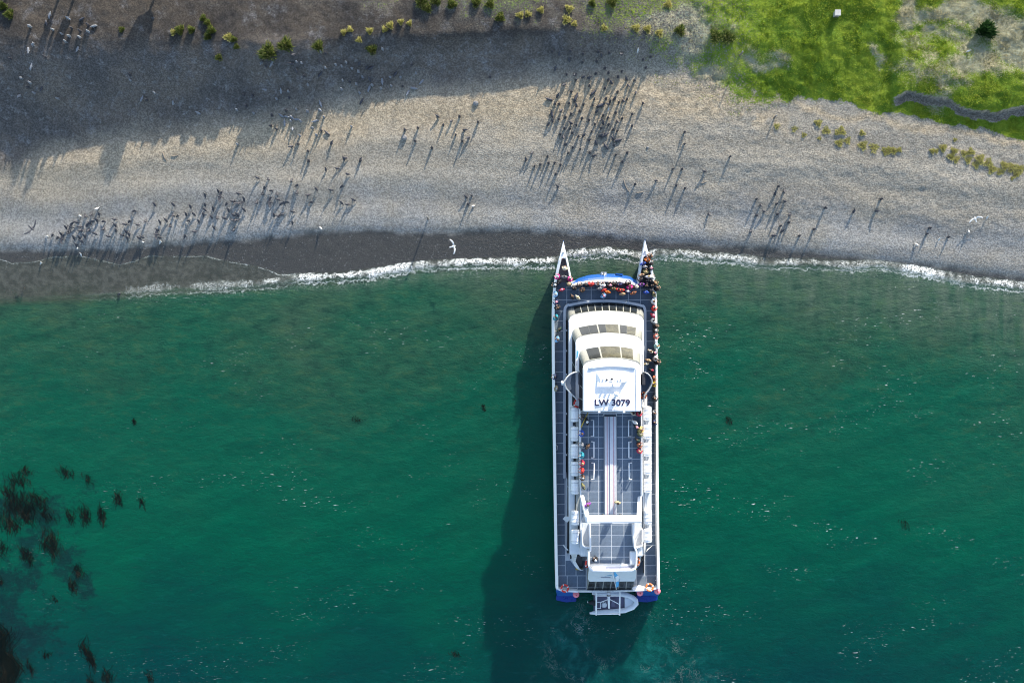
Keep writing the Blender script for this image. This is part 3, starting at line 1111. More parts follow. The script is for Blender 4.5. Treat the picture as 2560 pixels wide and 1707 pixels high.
for (x, y, hh) in ((1524, 985, 1.0), (1553, 985, .8)):
    tube('antenna', [W(x, y, rt - .02), W(x, y, rt + hh)], .02, M['offwhite'], ferry, 5)
prism('roof_panel', [(1487, 1016.5), (1503.5, 1016.5), (1503.5, 1027), (1487, 1027)], rt - .02, rt + .02, M['rim'], wroof, 0)
for x in (1498, 1560):
    prism('roof_drain', [(x - 3, 1026), (x + 3, 1026), (x + 3, 1032), (x - 3, 1032)], rt - .2, rt + .02, M['white'], wroof, .02)


def text_mesh(name, s, px0, px1, py0, py1, z, mat, parent, weight=.02):
    cu = bpy.data.curves.new('t', 'FONT')
    cu.body = s
    cu.size = 1.0
    cu.bevel_depth = weight
    cu.bevel_resolution = 0
    cu.extrude = .01
    to = bpy.data.objects.new('t', cu)
    col.objects.link(to)
    bpy.context.view_layer.update()
    me_ = bpy.data.meshes.new_from_object(to.evaluated_get(bpy.context.evaluated_depsgraph_get()))
    bpy.data.objects.remove(to)
    co = np.zeros(len(me_.vertices) * 3)
    me_.vertices.foreach_get('co', co)
    co = co.reshape(-1, 3)
    a, b = W(px0, py1, z), W(px1, py0, z)
    mn, mxx = co.min(0), co.max(0)
    co[:, 0] = a.x + (co[:, 0] - mn[0]) / (mxx[0] - mn[0]) * (b.x - a.x)
    co[:, 1] = a.y + (co[:, 1] - mn[1]) / (mxx[1] - mn[1]) * (b.y - a.y)
    co[:, 2] = z + (co[:, 2] - mn[2]) * .6
    me_.vertices.foreach_set('co', co.ravel())
    me_.materials.clear()
    return put(name, me_, mat, parent)


text_mesh('registration_lettering', 'LW 3079', 1487, 1575, 998, 1014, rt + .02, M['letters'], wroof, .022)
for k in range(14):
    prism('small_lettering', [(1521 + k * 1.7, 1024.5), (1522.2 + k * 1.7, 1024.5), (1522.2 + k * 1.7, 1026), (1521 + k * 1.7, 1026)], rt + .001, rt + .008, M['bench_d'], wroof, 0)

# bridge wings
for s in (0, 1):
    if s == 0:
        P = [(1458, 931), (1448, 929), (1436, 930), (1425, 935), (1417, 943), (1411, 952), (1411, 960), (1415, 970), (1424, 980), (1434, 990), (1446, 1000), (1455, 1003)]
    else:
        P = [(1601, 930), (1609, 930), (1616, 933), (1622, 939), (1626, 947), (1627, 955), (1624, 964), (1619, 974), (1613, 981), (1609, 988), (1606, 998), (1603, 1003)]
    wf = prism('bridge_wing', P if s == 1 else P[::-1], Z3 - .15, Z3, M['deck'], ferry, 0)
    wall_strip('wing_bulwark', P[1:-1], .12, Z3 - .15, Z3 + .95, M['offwhite'], wf, bw=.02, zref=Z3)
    tube('wing_rail', [W(p[0], p[1], Z3) + Vector((0, 0, 1.02)) for p in P[1:-1]], .04, M['steel'], wf, 6)
    box('wing_console', W(1450 if s == 0 else 1606, 948, Z3) + Vector((0, 0, .45)), (.35, 1.1, .9), M['dark'], wf, .04)
prism('wing_panel', [(1411.5, 950), (1418, 941), (1426, 935), (1430, 934), (1428, 945), (1426, 958), (1429, 972), (1424, 977), (1416, 969), (1412, 960)][::-1], Z3 - .12, Z3 + .05, M['rim'], ferry, .02)

# ---- upper deck block with raft shelves
def block(name, x0, x1, y0, y1, z0, z1, mat, bw=.03):
    return pbox(name, x0, x1, y0, y1, z0, z1, mat, ferry, bw)


block('cabin_block', 1432, 1622, 1016, 1300, Z2, 6.93, M['offwhite'])
for s in (0, 1):
    blk = block('raft_shelf', 1424 if s == 0 else 1605, 1449 if s == 0 else 1629, 1017, 1385 if s == 0 else 1352, 6.9, 7.03, M['offwhite'])
sun_deck = prism('sun_deck', [(1450, 1372), (1450, 1020), (1604, 1020), (1604, 1372), (1590, 1372), (1588, 1424), (1474, 1424), (1472, 1372)][::-1], 7.0, Z3, M['seam'], ferry, 0)
block('aft_block', 1474, 1588, 1300, 1424, 5.0, 7.02, M['offwhite'])
ux = [1453, 1470.5, 1496, 1510]
uy = [1030, 1039] + [1066 + 27 * k for k in range(9)] + [1306]
panels(ux, uy, Z3, sun_deck)
panels([1541.5, 1556, 1580, 1603], uy, Z3, sun_deck)
panels([1510, 1541.5], [1030, 1039], Z3, sun_deck)
ax = [1475, 1498, 1529, 1560, 1587]
panels(ax, [1308, 1311, 1337.5, 1364.5, 1391.5, 1421], Z3, sun_deck)
# bulwarks and rails of the sun deck
lb = [(1450.5, 1022), (1450.5, 1100), (1451, 1200), (1452, 1236)]
wall_strip('deck_rail', lb[::-1], .13, Z3 - .3, Z3 + .95, M['white'], ferry, zref=Z3 + .9)
wall_strip('deck_rail', [(1604, 1022), (1604.5, 1130), (1605, 1240)], .13, Z3 - .3, Z3 + .95, M['white'], ferry, zref=Z3 + .9)
for x in (1608.5, 1612.5, 1616.5):
    tube('shelf_rail', [W(x, 985, 7.4), W(x, 1150, 7.4), W(x + 1, 1352, 7.4)], .05, M['white'], ferry, 6)
# striped bench in the middle of the deck
bench = prism('bench_base', [(1511, 1040), (1540.5, 1040), (1541.5, 1286), (1513, 1286)], Z3, Z3 + .36, M['dark'], ferry, .02)
stripe = ['bench_w', 'bench_w', 'bench_p', 'bench_w', 'bench_d', 'bench_w', 'bench_w', 'bench_w', 'bench_p', 'bench_w', 'bench_w']
for k, sname in enumerate(stripe):
    x = 1511.4 + k * 2.65
    prism('bench_slat', [(x, 1041), (x + 2.15, 1041), (x + 2.15 + 1.2, 1285), (x + 1.2, 1285)], Z3 + .36, Z3 + .43 + (.05 if 4 < k < 8 else 0), M[sname], bench, 0)
for (xa, sg) in ((1484, -1), (1571.5, 1)):
    for (y0, y1) in ((1050, 1090), (1104, 1144), (1157, 1198)):
        x = xa + (y0 - 1050) * .012
        tube('seat_rail', [W(x + sg * 6, y0, Z3 + .1), W(x + sg * 5.8, y0, Z3 + .45), W(x, y0, Z3 + .45), W(x, y1, Z3 + .45), W(x + sg * 5.8, y1, Z3 + .45), W(x + sg * 6, y1, Z3 + .1)], .07, M['white'], ferry, 6)
tube('centre_rail', [W(1507, 1040, Z3 + .02), W(1507, 1040, Z3 + .8), W(1509, 1034, Z3 + .8), W(1541, 1034, Z3 + .8), W(1542.5, 1040, Z3 + .8), W(1542.5, 1040, Z3 + .02)], .025, M['steel'], ferry, 6)
# arch gantry
arch = prism('arch', [(1466, 1288), (1604, 1287), (1605, 1306), (1466, 1307)], 9.45, 9.75, M['white'], ferry, .08)
for s in (0, 1):
    if s == 0:
        a = [W(1451, 1238, Z3), W(1459, 1236, Z3), W(1462, 1247, Z3), W(1451.5, 1252, Z3)]
        b = [W(1463, 1288, 9.6), W(1473, 1286, 9.6), W(1476, 1304, 9.6), W(1464, 1306, 9.6)]
    else:
        a = [W(1594, 1240, Z3), W(1604.5, 1238, Z3), W(1604.5, 1252, Z3), W(1594, 1254, Z3)]
        b = [W(1592, 1287, 9.6), W(1604, 1286, 9.6), W(1604, 1306, 9.6), W(1592, 1306, 9.6)]
    bm = bmesh.new()
    add_loft(bm, [a, b])
    bevel(bm, .04)
    put('arch_leg', from_bm(bm), M['white'], arch)
for x in (1508, 1551):
    tube('arch_speaker', [W(x, 1287, 9.3), W(x, 1284, 9.3)], .11, M['dark'], arch, 8)
# upper stairs, going down aft
for (x0, x1) in ((1457, 1473), (1585, 1602)):
    st = pbox('stair_well', x0, x1, 1308, 1366, 4.9, 5.0, M['dark'], ferry, 0)
    for k in range(9):
        y = 1309 + k * 6.0
        z = Z3 - .05 - k * .28
        pbox('step', x0, x1, y, y + 6.6, z - .08, z, M['yellow'] if k in (0, 8) else M['dark'], st, 0)
    for x in (x0 - .3, x1 + .3):
        tube('stair_rail', [W(x, 1309, Z3 + .9), W(x, 1358, 5.9)], .035, M['white'], st, 6)
# aft platform bulwark
pb = [(1475, 1310), (1475.5, 1340), (1476.5, 1377), (1472, 1379), (1472, 1412), (1474, 1420), (1481, 1425), (1530, 1426), (1580, 1425), (1588, 1421), (1591, 1411), (1591.5, 1378), (1587, 1368), (1584, 1338), (1583.5, 1310)]
wall_strip('platform_bulwark', pb[::-1], .17, Z3 - .4, Z3 + .95, M['white'], ferry, zref=Z3 + .9)
block('life_jacket_locker', 1575, 1589, 1379, 1411, Z3, Z3 + .55, M['white'], .05)
prism('platform_bench', [(1515, 1417), (1588, 1414), (1588, 1421), (1515, 1423)], Z3, Z3 + .4, M['bench_d'], ferry, .02)
# stairwell outer blocks
for (x0, x1) in ((1449, 1472), (1591, 1609)):
    block('stair_side', x0, x1, 1366, 1391, 4.9, 7.5, M['offwhite'], .12)
wall_strip('stair_coaming', [(1473, 1366), (1464, 1365), (1456.5, 1361), (1455, 1350), (1454.5, 1320)], .14, 6.8, Z3 + .6, M['white'], ferry, zref=Z3)
wall_strip('stair_coaming', [(1604.8, 1320), (1605, 1350), (1603.5, 1361), (1590, 1366)], .14, 6.8, Z3 + .6, M['white'], ferry, zref=Z3)
# raked stern facade and saloon windows
bm = bmesh.new()
add_loft(bm, [[W(1473, 1422, Z3 + .3), W(1589, 1422, Z3 + .3), W(1585, 1410, Z3 + .3), W(1476, 1410, Z3 + .3)],
              [W(1471, 1430, Z3 - .3), W(1591, 1429.5, Z3 - .3), W(1588, 1405, Z3 - .3), W(1474, 1405, Z3 - .3)],
              [W(1469.5, 1446, 5.5), W(1590, 1445, 5.5), W(1588, 1405, 5.5), W(1474, 1405, 5.5)],
              [W(1474, 1453, 5.05), W(1586, 1452.5, 5.05), W(1586, 1405, 5.05), W(1474, 1405, 5.05)]])
facade = put('stern_facade', from_bm(bm), M['offwhite'], ferry)
sal = [[W(1472, 1449, 5.05), W(1586, 1449, 5.05), W(1586, 1382, 5.05), W(1472, 1382, 5.05)], [W(1467, 1474, ZD), W(1584, 1473, ZD), W(1584, 1382, ZD), W(1467, 1382, ZD)]]
bm = bmesh.new()
add_loft(bm, sal)
saloon = put('aft_saloon', from_bm(bm), M['cabin'], ferry)
A, B, C_, D = sal[0][0], sal[0][1], sal[1][1], sal[1][0]
for k in range(6):
    f0, f1 = k / 6 + .012, (k + 1) / 6 - .012
    q = lambda f, g: A.lerp(B, f).lerp(D.lerp(C_, f), g) + Vector((0, -.03, .02))
    p = [q(f0, .05), q(f1, .05), q(f1, .95), q(f0, .95)]
    bm = bmesh.new()
    add_loft(bm, [p, [x - Vector((0, -.05, .04)) for x in p]])
    put('window_pane', from_bm(bm), M['glass'], saloon)
# illegible company mark on the facade
fa, fb = facade, None
def on_facade(px, t):
    return W(px, 1430 + 16 * t, (Z3 - .3) + (5.5 - Z3 + .3) * t) + Vector((0, -.012, .008))
for k in range(16):
    x = 1502.5 + k * 1.5
    bm = bmesh.new()
    p = [on_facade(x, .86), on_facade(x + 1.0, .86), on_facade(x + 1.0, .70), on_facade(x, .70)]
    add_loft(bm, [p, [q_ - Vector((0, -.02, .02)) for q_ in p]])
    put('logo_letter', from_bm(bm), M['bench_d'], facade)
bm = bmesh.new()
p = [on_facade(1512, .58), on_facade(1529, .50), on_facade(1530, .42), on_facade(1520, .48)]
add_loft(bm, [p, [q_ - Vector((0, -.02, .02)) for q_ in p]])
put('logo_swoosh', from_bm(bm), M['logo'], facade)

# ---- side fairings with portholes and foot stairs
def fairing(mir):
    CX = 9.80   # boat centre line x in metres near here

    def P(px, py, z):
        q = W(px, py, z)
        if mir:
            q.x = 2 * CX + (py - 1300) * .00035 * 2 - q.x
        return q
    bot = [(1418, 1172), (1412, 1200), (1412, 1240), (1412.5, 1290), (1413, 1340), (1414, 1366), (1416.5, 1380), (1423, 1398), (1433, 1411), (1444, 1421)]
    top = [(1441, 1172, 6.0), (1447, 1200, 6.95), (1448.5, 1240, 6.95), (1449, 1290, 6.95), (1449, 1330, 6.95), (1449, 1352, 6.95), (1446, 1364, 6.4), (1440, 1383, 5.4), (1435, 1403, 4.2), (1445, 1420, 3.7)]
    rings = []
    for (bx, by), (tx, ty, tz) in zip(bot, top):
        b, t = P(bx, by, ZD - .05), P(tx, ty, tz)
        inn = Vector((.16 if not mir else -.16, .02, 0))
        rings.append([b, t, t + inn, b + inn])
    bm = bmesh.new()
    add_loft(bm, rings)
    fo = put('side_fairing', from_bm(bm), M['offwhite'], ferry, smooth=False)
    for (y, fz) in ((1232, .45), (1255, .45), (1279, .45), (1318, .45), (1350, .47), (1388, .38)):
        bx = np.interp(y, [b[1] for b in bot], [b[0] for b in bot])
        tx = np.interp(y, [t[1] for t in top], [t[0] for t in top])
        tz = np.interp(y, [t[1] for t in top], [t[2] for t in top])
        zc = ZD + (tz - ZD) * fz
        xw0 = P(bx, y, ZD - .05)
        xw1 = P(tx, y, tz)
        ctr = xw0.lerp(xw1, fz)
        upv = (xw1 - xw0).normalized()
        alo = Vector((0, -1, 0))
        nrm = upv.cross(alo).normalized()
        if (nrm.x > 0) != mir:
            nrm = -nrm
        bm = bmesh.new()
        ring = []
        for k in range(14):
            a = 2 * math.pi * k / 14
            ring.append(ctr + alo * math.sin(a) * .36 + upv * math.cos(a) * .2)
        add_loft(bm, [[r_ - nrm * .03 for r_ in ring], [r_ + nrm * .025 for r_ in ring]])
        put('porthole', from_bm(bm), M['glass'], fo)
    # curved foot stair
    rim = [(1434, 1403), (1437, 1413), (1444, 1421), (1452, 1425), (1458, 1425)]
    z0 = ZD
    bm = bmesh.new()
    rr = []
    for (x, y) in rim:
        q = P(x, y, 3.6)
        rr.append([Vector((q.x - .07, q.y, z0)), Vector((q.x + .07, q.y + .08, z0)), Vector((q.x + .07, q.y + .08, 3.62)), Vector((q.x - .07, q.y, 3.62))])
    add_loft(bm, rr)
    put('stair_rim', from_bm(bm), M['white'], fo)
    for k in range(7):
        a = k / 6
        x0 = 1437 + 2.5 * a
        y = 1388 + 5.1 * k
        bm = bmesh.new()
        z = 4.8 - k * .32
        add_prism(bm, [P(x0, y + 5.5, z), P(x0 + 18 - 2.5 * a, y + 5.5, z), P(x0 + 18 - 2.5 * a, y, z), P(x0, y, z)], z - .3, z)
        put('step', from_bm(bm), M['yellow'] if k == 6 else M['dark'], fo)
    # hinged fin
    bm = bmesh.new()
    a_, b_, c_ = P(1407, 1362, 4.6), P(1424, 1379, 4.6), P(1414, 1372, 3.0)
    add_loft(bm, [[a_, b_, c_], [a_ + Vector((.05, .05, .03)), b_ + Vector((.05, .05, .03)), c_ + Vector((.05, .05, .03))]])
    put('side_fin', from_bm(bm), M['offwhite'], fo)
    return fo


fairing(False)
fairing(True)
prism('ensign_board', [(1407, 1297), (1413, 1290), (1424, 1291), (1424, 1299), (1418, 1306)][::-1], 5.2, 5.3, M['offwhite'], ferry, 0)
# cleats and bollards
for (x, y) in ((1391.5, 1119), (1638, 1118), (1393, 1446), (1640, 1444), (1408, 631), (1613, 628)):
    z = 3.5 if y < 640 else ZD
    s_ = 1 if y < 700 else 6
    if y < 640:
        tube('bollard', [W(x, y, z - .02), W(x, y, z + .16)], .1, M['steel'], ferry, 10)
    else:
        tube('cleat', [W(x - 1, y - 6, ZD - .02), W(x - 1, y - 6, ZD + .3), W(x + 1.5, y - 5, ZD + .3), W(x + 1.5, y + 5, ZD + .3), W(x - 1, y + 6, ZD + .3), W(x - 1, y + 6, ZD - .02)], .05, M['white'], ferry, 6)
# anchor gear on the front
prism('anchor_platform', [(1502, 680), (1517, 680), (1517, 690), (1502, 690)], 2.3, 2.6, M['steel'], ferry, .02)
tube('anchor_shank', [W(1509, 681, 2.6), W(1510, 691, 2.75)], .06, M['dark'], ferry, 6)
tube('anchor_fluke', [W(1505, 683, 2.62), W(1510, 690, 2.7), W(1515, 683, 2.62)], .05, M['steel'], ferry, 6)
prism('front_hatch', [(1540, 683), (1557, 684.5), (1557, 688.5), (1540, 687)], 2.2, 2.75, M['blue'], ferry, .02)
# side gates' cross braces between ledges
for y in (824, 875, 934, 1032, 1084, 1135):
    pbox('brace', 1415.5, 1422, y, y + 4, 3.0, 3.1, M['offwhite'], ferry, 0)

pbox('gap_shade', 1414.5, 1419, 800, 1180, ZD - .02, ZD + .03, M['black'], ferry, 0)  # black strip painting the shade in the gap between ledge and cabin
for (x, y, w_) in ((1436, 1059.5, 8), (1436.5, 1105.5, 7), (1444.5, 1105.5, 4), (1437, 1149, 7), (1438.5, 1193.5, 6), (1445, 1193.5, 4.5), (1446.5, 1318, 4)):
    pbox('vent_hatch', x - w_ / 2, x + w_ / 2, y - 4, y + 4, 7.0, 7.06, M['dark'], ferry, 0)
# ------------------------------------------------------------------ things on the ferry
def life_raft():
    t = empty('life_raft', (0, 0, 0))
    r, L = .42, 1.42
    bm = bmesh.new()
    rings = []
    prof = [(-.5, .55), (-.485, .82), (-.44, .97), (-.28, 1.0), (-.27, 1.05), (-.23, 1.05), (-.22, 1.0), (-.02, 1.0), (-.01, 1.06), (.01, 1.06), (.02, 1.0), (.22, 1.0), (.23, 1.05), (.27, 1.05), (.28, 1.0), (.44, .97), (.485, .82), (.5, .55)]
    for (f, k) in prof:
        rings.append([Vector((math.cos(2 * math.pi * j / 16) * r * k, f * L, .46 + math.sin(2 * math.pi * j / 16) * r * k)) for j in range(16)])
    add_loft(bm, rings)
    b = put('canister', from_bm(bm), M['white'], None, smooth=False)
    b.parent = t
    for f in (-.3, .3):
        bm = bmesh.new()
        add_tube(bm, [(math.cos(a) * (r + .02), f * L, .46 + math.sin(a) * (r + .02)) for a in np.linspace(0, 2 * math.pi, 17)[:-1]], .022, 5, True)
        s = put('strap', from_bm(bm), M['rim'], None)
        s.parent = t
        bm = bmesh.new()
        for sx in (-1, 1):
            add_prism(bm, [(sx * .38 - .03, f * L - .05), (sx * .38 + .03, f * L - .05), (sx * .38 + .03, f * L + .05), (sx * .38 - .03, f * L + .05)], 0, .32)
        add_prism(bm, [(-.4, f * L - .05), (.4, f * L - .05), (.4, f * L + .05), (-.4, f * L + .05)], 0, .09)
        s = put('cradle', from_bm(bm), M['offwhite'], None)
        s.parent = t
    return t


raft0 = life_raft()
first = True
for s, ysl in ((0, (1036, 1084, 1127, 1171, 1216, 1293, 1340)), (1, (1033, 1079, 1123, 1168, 1213, 1291, 1337))):
    for y in ysl:
        o = raft0 if first else copy_tree(raft0)
        first = False
        px = (1436.5 + (y - 1036) * .004) if s == 0 else (1617 + (y - 1033) * .006)
        o.location = W(px, y, 7.4)
        o.location.z = 7.03
        tag(o, 'white life raft canister strapped on the shaded ledge above the portholes' if s == 0 else 'bright white life raft canister strapped on the sunlit ledge of the ferry',
            'life raft', 'rafts on the shaded ledge' if s == 0 else 'rafts on the sunlit ledge')


def ring_buoy(name, c, nrm, mat, label, group=None, r=.36):
    t = empty(name, c)
    q = Vector(nrm).normalized()
    a = q.cross(Vector((0, 0, 1)) if abs(q.z) < .9 else Vector((0, 1, 0))).normalized()
    b = q.cross(a)
    bm = bmesh.new()
    add_tube(bm, [Vector(c) + (a * math.cos(x) + b * math.sin(x)) * r * .78 for x in np.linspace(0, 2 * math.pi, 21)[:-1]], .095, 8, True)
    put('ring', from_bm(bm), mat, t, smooth=True)
    for k in range(4):
        x = k * math.pi / 2 + .4
        bm = bmesh.new()
        cc = Vector(c) + (a * math.cos(x) + b * math.sin(x)) * r * .78
        tt = (a * -math.sin(x) + b * math.cos(x))
        add_tube(bm, [cc - tt * .05, cc + tt * .05], .102, 8)
        put('band', from_bm(bm), M['offwhite'], t)
    tag(t, label, 'lifebuoy', group)


ring_buoy('lifebuoy', W(1444, 1008, 7.75), (.35, 0, .9), M['red'], 'red lifebuoy beside the bridge wing on the shaded side', r=.46)
ring_buoy('lifebuoy', W(1608.5, 988, 7.75), (-.3, 0, .9), M['orange'], 'orange lifebuoy at the tail of the sunlit bridge wing', r=.36)
ring_buoy('lifebuoy', W(1467.5, 1408, 7.3), (.9, 0, .45), M['red'], 'red lifebuoy hung beside the aft stair next to the lower deck', r=.42)
ring_buoy('lifebuoy', W(1412, 1470, 3.55), (0, .35, .9), M['red'], 'red lifebuoy lying on the shaded stern corner rail', r=.45)
ring_buoy('lifebuoy', W(1624, 1467.5, 3.55), (0, .35, .9), M['orange'], 'orange lifebuoy lying on the sunlit stern corner rail', r=.45)
ring_buoy('lifebuoy', W(1594, 1404, 6.0), (.8, 0, .6), M['orange'], 'orange lifebuoy above the curved foot stair on the sunlit side', r=.42)


def fender(c, label):
    t = empty('fender', c)
    bm = bmesh.new()
    bmesh.ops.create_uvsphere(bm, u_segments=16, v_segments=10, radius=.34)
    for v_ in bm.verts:
        v_.co.z *= 1.15
    bmesh.ops.translate(bm, verts=bm.verts, vec=Vector(c))
    put('ball', from_bm(bm), M['pink'], t, smooth=True)
    tube('eye', [Vector(c) + Vector((0, 0, .36)), Vector(c) + Vector((0, .1, .52))], .07, M['red'], t, 8)
    tube('line', [Vector(c) + Vector((0, .1, .52)), Vector(c) + Vector((0, .22, .85))], .015, M['offwhite'], t, 5)
    tag(t, label, 'fender')


fender(W(1440, 1485, 2.5), 'pink ball fender hung on the shaded hull stern near the inflatable boat motor')
fender(W(1600, 1481, 2.6), 'pink ball fender hung on the sunlit hull stern beside the inflatable boat bow')
fender(W(1643.5, 1477, 2.7), 'pale pink ball fender at the outer sunlit stern corner')

# flag on its leaning staff
fl0 = W(1541, 1472, 3.0)
flag = empty('flag', fl0)
tag(flag, 'sky blue and white flag drooping from a leaning white staff at the stern', 'flag')
st = [W(1541, 1472, 3.0), W(1531.5, 1432, 6.9)]
tip = W(1531, 1429, 7.9)
tube('staff', [st[0], tip], [.05, .035], M['white'], flag, 8)
bm = bmesh.new()
rows = []
for i in range(13):
    f = i / 12
    base = Vector(st[0]).lerp(tip, .06 + .78 * f)
    end = W(1545 + 9 * f + 2.0 * f, 1466 - 54 * f, 4.2 + 4.2 * f)
    row = []
    for j in range(9):
        g = j / 8
        p = base.lerp(end, g)
        p += Vector((.10 * math.sin(g * 9 + f * 2), .05 * math.cos(g * 7), -.5 * g * (1 - g)))
        row.append(bm.verts.new(p))
    rows.append(row)
for i in range(12):
    for j in range(8):
        fc = bm.faces.new((rows[i][j], rows[i][j + 1], rows[i + 1][j + 1], rows[i + 1][j]))
        fc.material_index = 1 if 4 <= i < 8 else 0
        fc.smooth = True
me_ = bpy.data.meshes.new('m')
bm.to_mesh(me_)
bm.free()
put('cloth', me_, [M['flagblue'], M['flagwhite']], flag)

# inflatable boat in its davit frame
zb = 1.7
rib = empty('inflatable_boat', W(1525, 1508, 1.1))
tag(rib, 'grey inflatable boat with outboard motor slung crosswise at the stern', 'boat')
tb = [(1474, 1532), (1495, 1530), (1530, 1528), (1562, 1525), (1582, 1517), (1590.5, 1508), (1589.5, 1500), (1582, 1493), (1568, 1487), (1548, 1483.5), (1520, 1482.5), (1490, 1482), (1480, 1482)]
path = [W(x, y, zb + (.25 * max(0, (x - 1550) / 40.) ** 1.5)) for x, y in tb]
tube('buoyancy_tube', path, [.10] + [.27] * (len(path) - 3) + [.24, .16], M['rubber_grey'], rib, 12)
prism('boat_floor', [(1484, 1528), (1560, 1523), (1582, 1512), (1586, 1505), (1580, 1495), (1560, 1486), (1484, 1485)], zb - .35, zb - .2, M['rubber_dk'], rib, .03)
prism('hull_bottom', [(1486, 1522), (1560, 1516), (1580, 1507), (1560, 1494), (1486, 1490)], zb - .65, zb - .33, M['rubber_grey'], rib, .1)
prism('transom', [(1488, 1527), (1491.5, 1527), (1491.5, 1486), (1488, 1486)], zb - .35, zb + .2, M['rubber_grey'], rib, .02)
prism('bow_cover', [(1562, 1522), (1580, 1514), (1586, 1506), (1580, 1497), (1562, 1492)], zb - .2, zb + .12, M['rubber_grey'], rib, .05)
prism('seat', [(1527, 1516), (1538, 1516), (1539, 1500), (1534, 1496), (1529, 1498)], zb - .2, zb + .1, M['rubber_dk'], rib, .05)
prism('bag', [(1504, 1519), (1517, 1518), (1518, 1508), (1512, 1504), (1505, 1506)], zb - .2, zb + .12, M['offwhite'], rib, .1)
mot = prism('outboard_motor', [(1470, 1507), (1478, 1502), (1490, 1503), (1495, 1507), (1495, 1513), (1489, 1515), (1476, 1511)], zb + .1, zb + .65, M['black'], rib, .1)
tube('motor_leg', [W(1488, 1508, zb + .2), W(1474, 1505, zb - .1), W(1469, 1504, zb - .25)], [.09, .07, .05], M['dark'], mot, 8)
tube('propeller', [W(1468, 1501, zb - .25), W(1469, 1504, zb - .25), W(1470, 1507, zb - .25)], [.03, .06, .03], M['steel'], mot, 6)
dav = empty('davit_frame', W(1520, 1508, 1.0))
tag(dav, 'white pipe davit frame holding the inflatable boat behind the stern', 'davit')
for x in (1491, 1549.5):
    tube('arm', [W(x, 1475, 2.6), W(x, 1489, 2.5), W(x - .5, 1537, 2.35)], .085, M['white'], dav, 8)
tube('cross_bar', [W(1491, 1534, 2.35), W(1549, 1533.5, 2.35)], .08, M['white'], dav, 8)
tube('cross_bar', [W(1491, 1488.5, 2.5), W(1549, 1488.5, 2.5)], .06, M['white'], dav, 8)
tube('brace_bar', [W(1501, 1505, 2.4), W(1521, 1497, 2.45)], .05, M['white'], dav, 6)
tube('brace_bar', [W(1524, 1497, 2.45), W(1549, 1510, 2.4)], .05, M['white'], dav, 6)
tube('brace_bar', [W(1491, 1505, 2.4), W(1501, 1505, 2.4), W(1501, 1520, 2.4), W(1491, 1520, 2.4)], .045, M['white'], dav, 6)
tube('hoist_boom', [W(1521.5, 1479, 3.2), W(1522.5, 1520, 2.9)], [.17, .09], M['white'], dav, 8)
tube('hoist_collar', [W(1521.5, 1486, 3.15), W(1521.6, 1488.5, 3.14)], .2, M['dark'], dav, 8)
# yellow boat hook
hk = tube('boat_hook', [W(1470, 1031, 8.6), W(1452.5, 1068, 8.55)], .05, M['yellow'], None, 6)
tag(hk, 'long yellow boat hook leaning on the top deck rail behind the wheelhouse', 'boat hook')
# searchlight on the wing
sl = empty('searchlight', W(1407, 957, Z3))
tube('lamp_body', [W(1403, 958, Z3 + .6), W(1409, 956.5, Z3 + .6)], [.2, .24], M['offwhite'], sl, 12)
tube('lamp_lens', [W(1408.6, 956.6, Z3 + .6), W(1409.4, 956.4, Z3 + .6)], .2, M['black'], sl, 12)
tube('lamp_bracket', [W(1406, 957.5, Z3 + .45), W(1412, 957.5, Z3 + .1)], .05, M['steel'], sl, 6)
tag(sl, 'white searchlight with black lens on the shaded bridge wing', 'searchlight')
# ------------------------------------------------------------------ bodies from merged capsules
def capsule(bm, a, b, ra, rb, n=10):
    a, b = Vector(a), Vector(b)
    d = b - a
    L = d.length
    t = d.normalized() if L > 1e-6 else Vector((0, 0, 1))
    up = Vector((0, 0, 1)) if abs(t.z) < .9 else Vector((0, 1, 0))
    x = t.cross(up).normalized()
    y = t.cross(x).normalized()
    rings = []
    for k in (-80, -45, 0):
        an = R(k)
        rings.append((a + t * math.sin(an) * ra, ra * math.cos(an)))
    for k in (0, 45, 80):
        an = R(k)
        rings.append((b + t * math.sin(an) * rb, rb * math.cos(an)))
    add_loft(bm, [[c + (x * math.cos(2 * math.pi * j / n) + y * math.sin(2 * math.pi * j / n)) * r for j in range(n)] for c, r in rings])


def fuse(bm, voxel, ratio, smooth_it=3):
    bmesh.ops.recalc_face_normals(bm, faces=bm.faces)
    me_ = bpy.data.meshes.new('m')
    bm.to_mesh(me_)
    bm.free()
    o = bpy.data.objects.new('tmp', me_)
    col.objects.link(o)
    r = o.modifiers.new('r', 'REMESH')
    r.mode = 'VOXEL'
    r.voxel_size = voxel
    s = o.modifiers.new('s', 'SMOOTH')
    s.factor = .5
    s.iterations = smooth_it
    d = o.modifiers.new('d', 'DECIMATE')
    d.ratio = ratio
    dg = bpy.context.evaluated_depsgraph_get()
    out_ = bpy.data.meshes.new_from_object(o.evaluated_get(dg))
    bpy.data.objects.remove(o)
    return out_


def objcolor(name, rough=.8, fallback=None):
    m, nt, bs, out = newmat(name)
    h = NT(nt)
    oi = h.node('ShaderNodeObjectInfo')
    n = h.noise(h.coord(), 14, 3, .6)
    c = h.mix(h.ramp(n, .3, .7, .0, .35), oi.outputs['Color'], (.02, .02, .02))
    h.link(c, bs.inputs['Base Color'])
    bs.inputs['Roughness'].default_value = rough
    return m


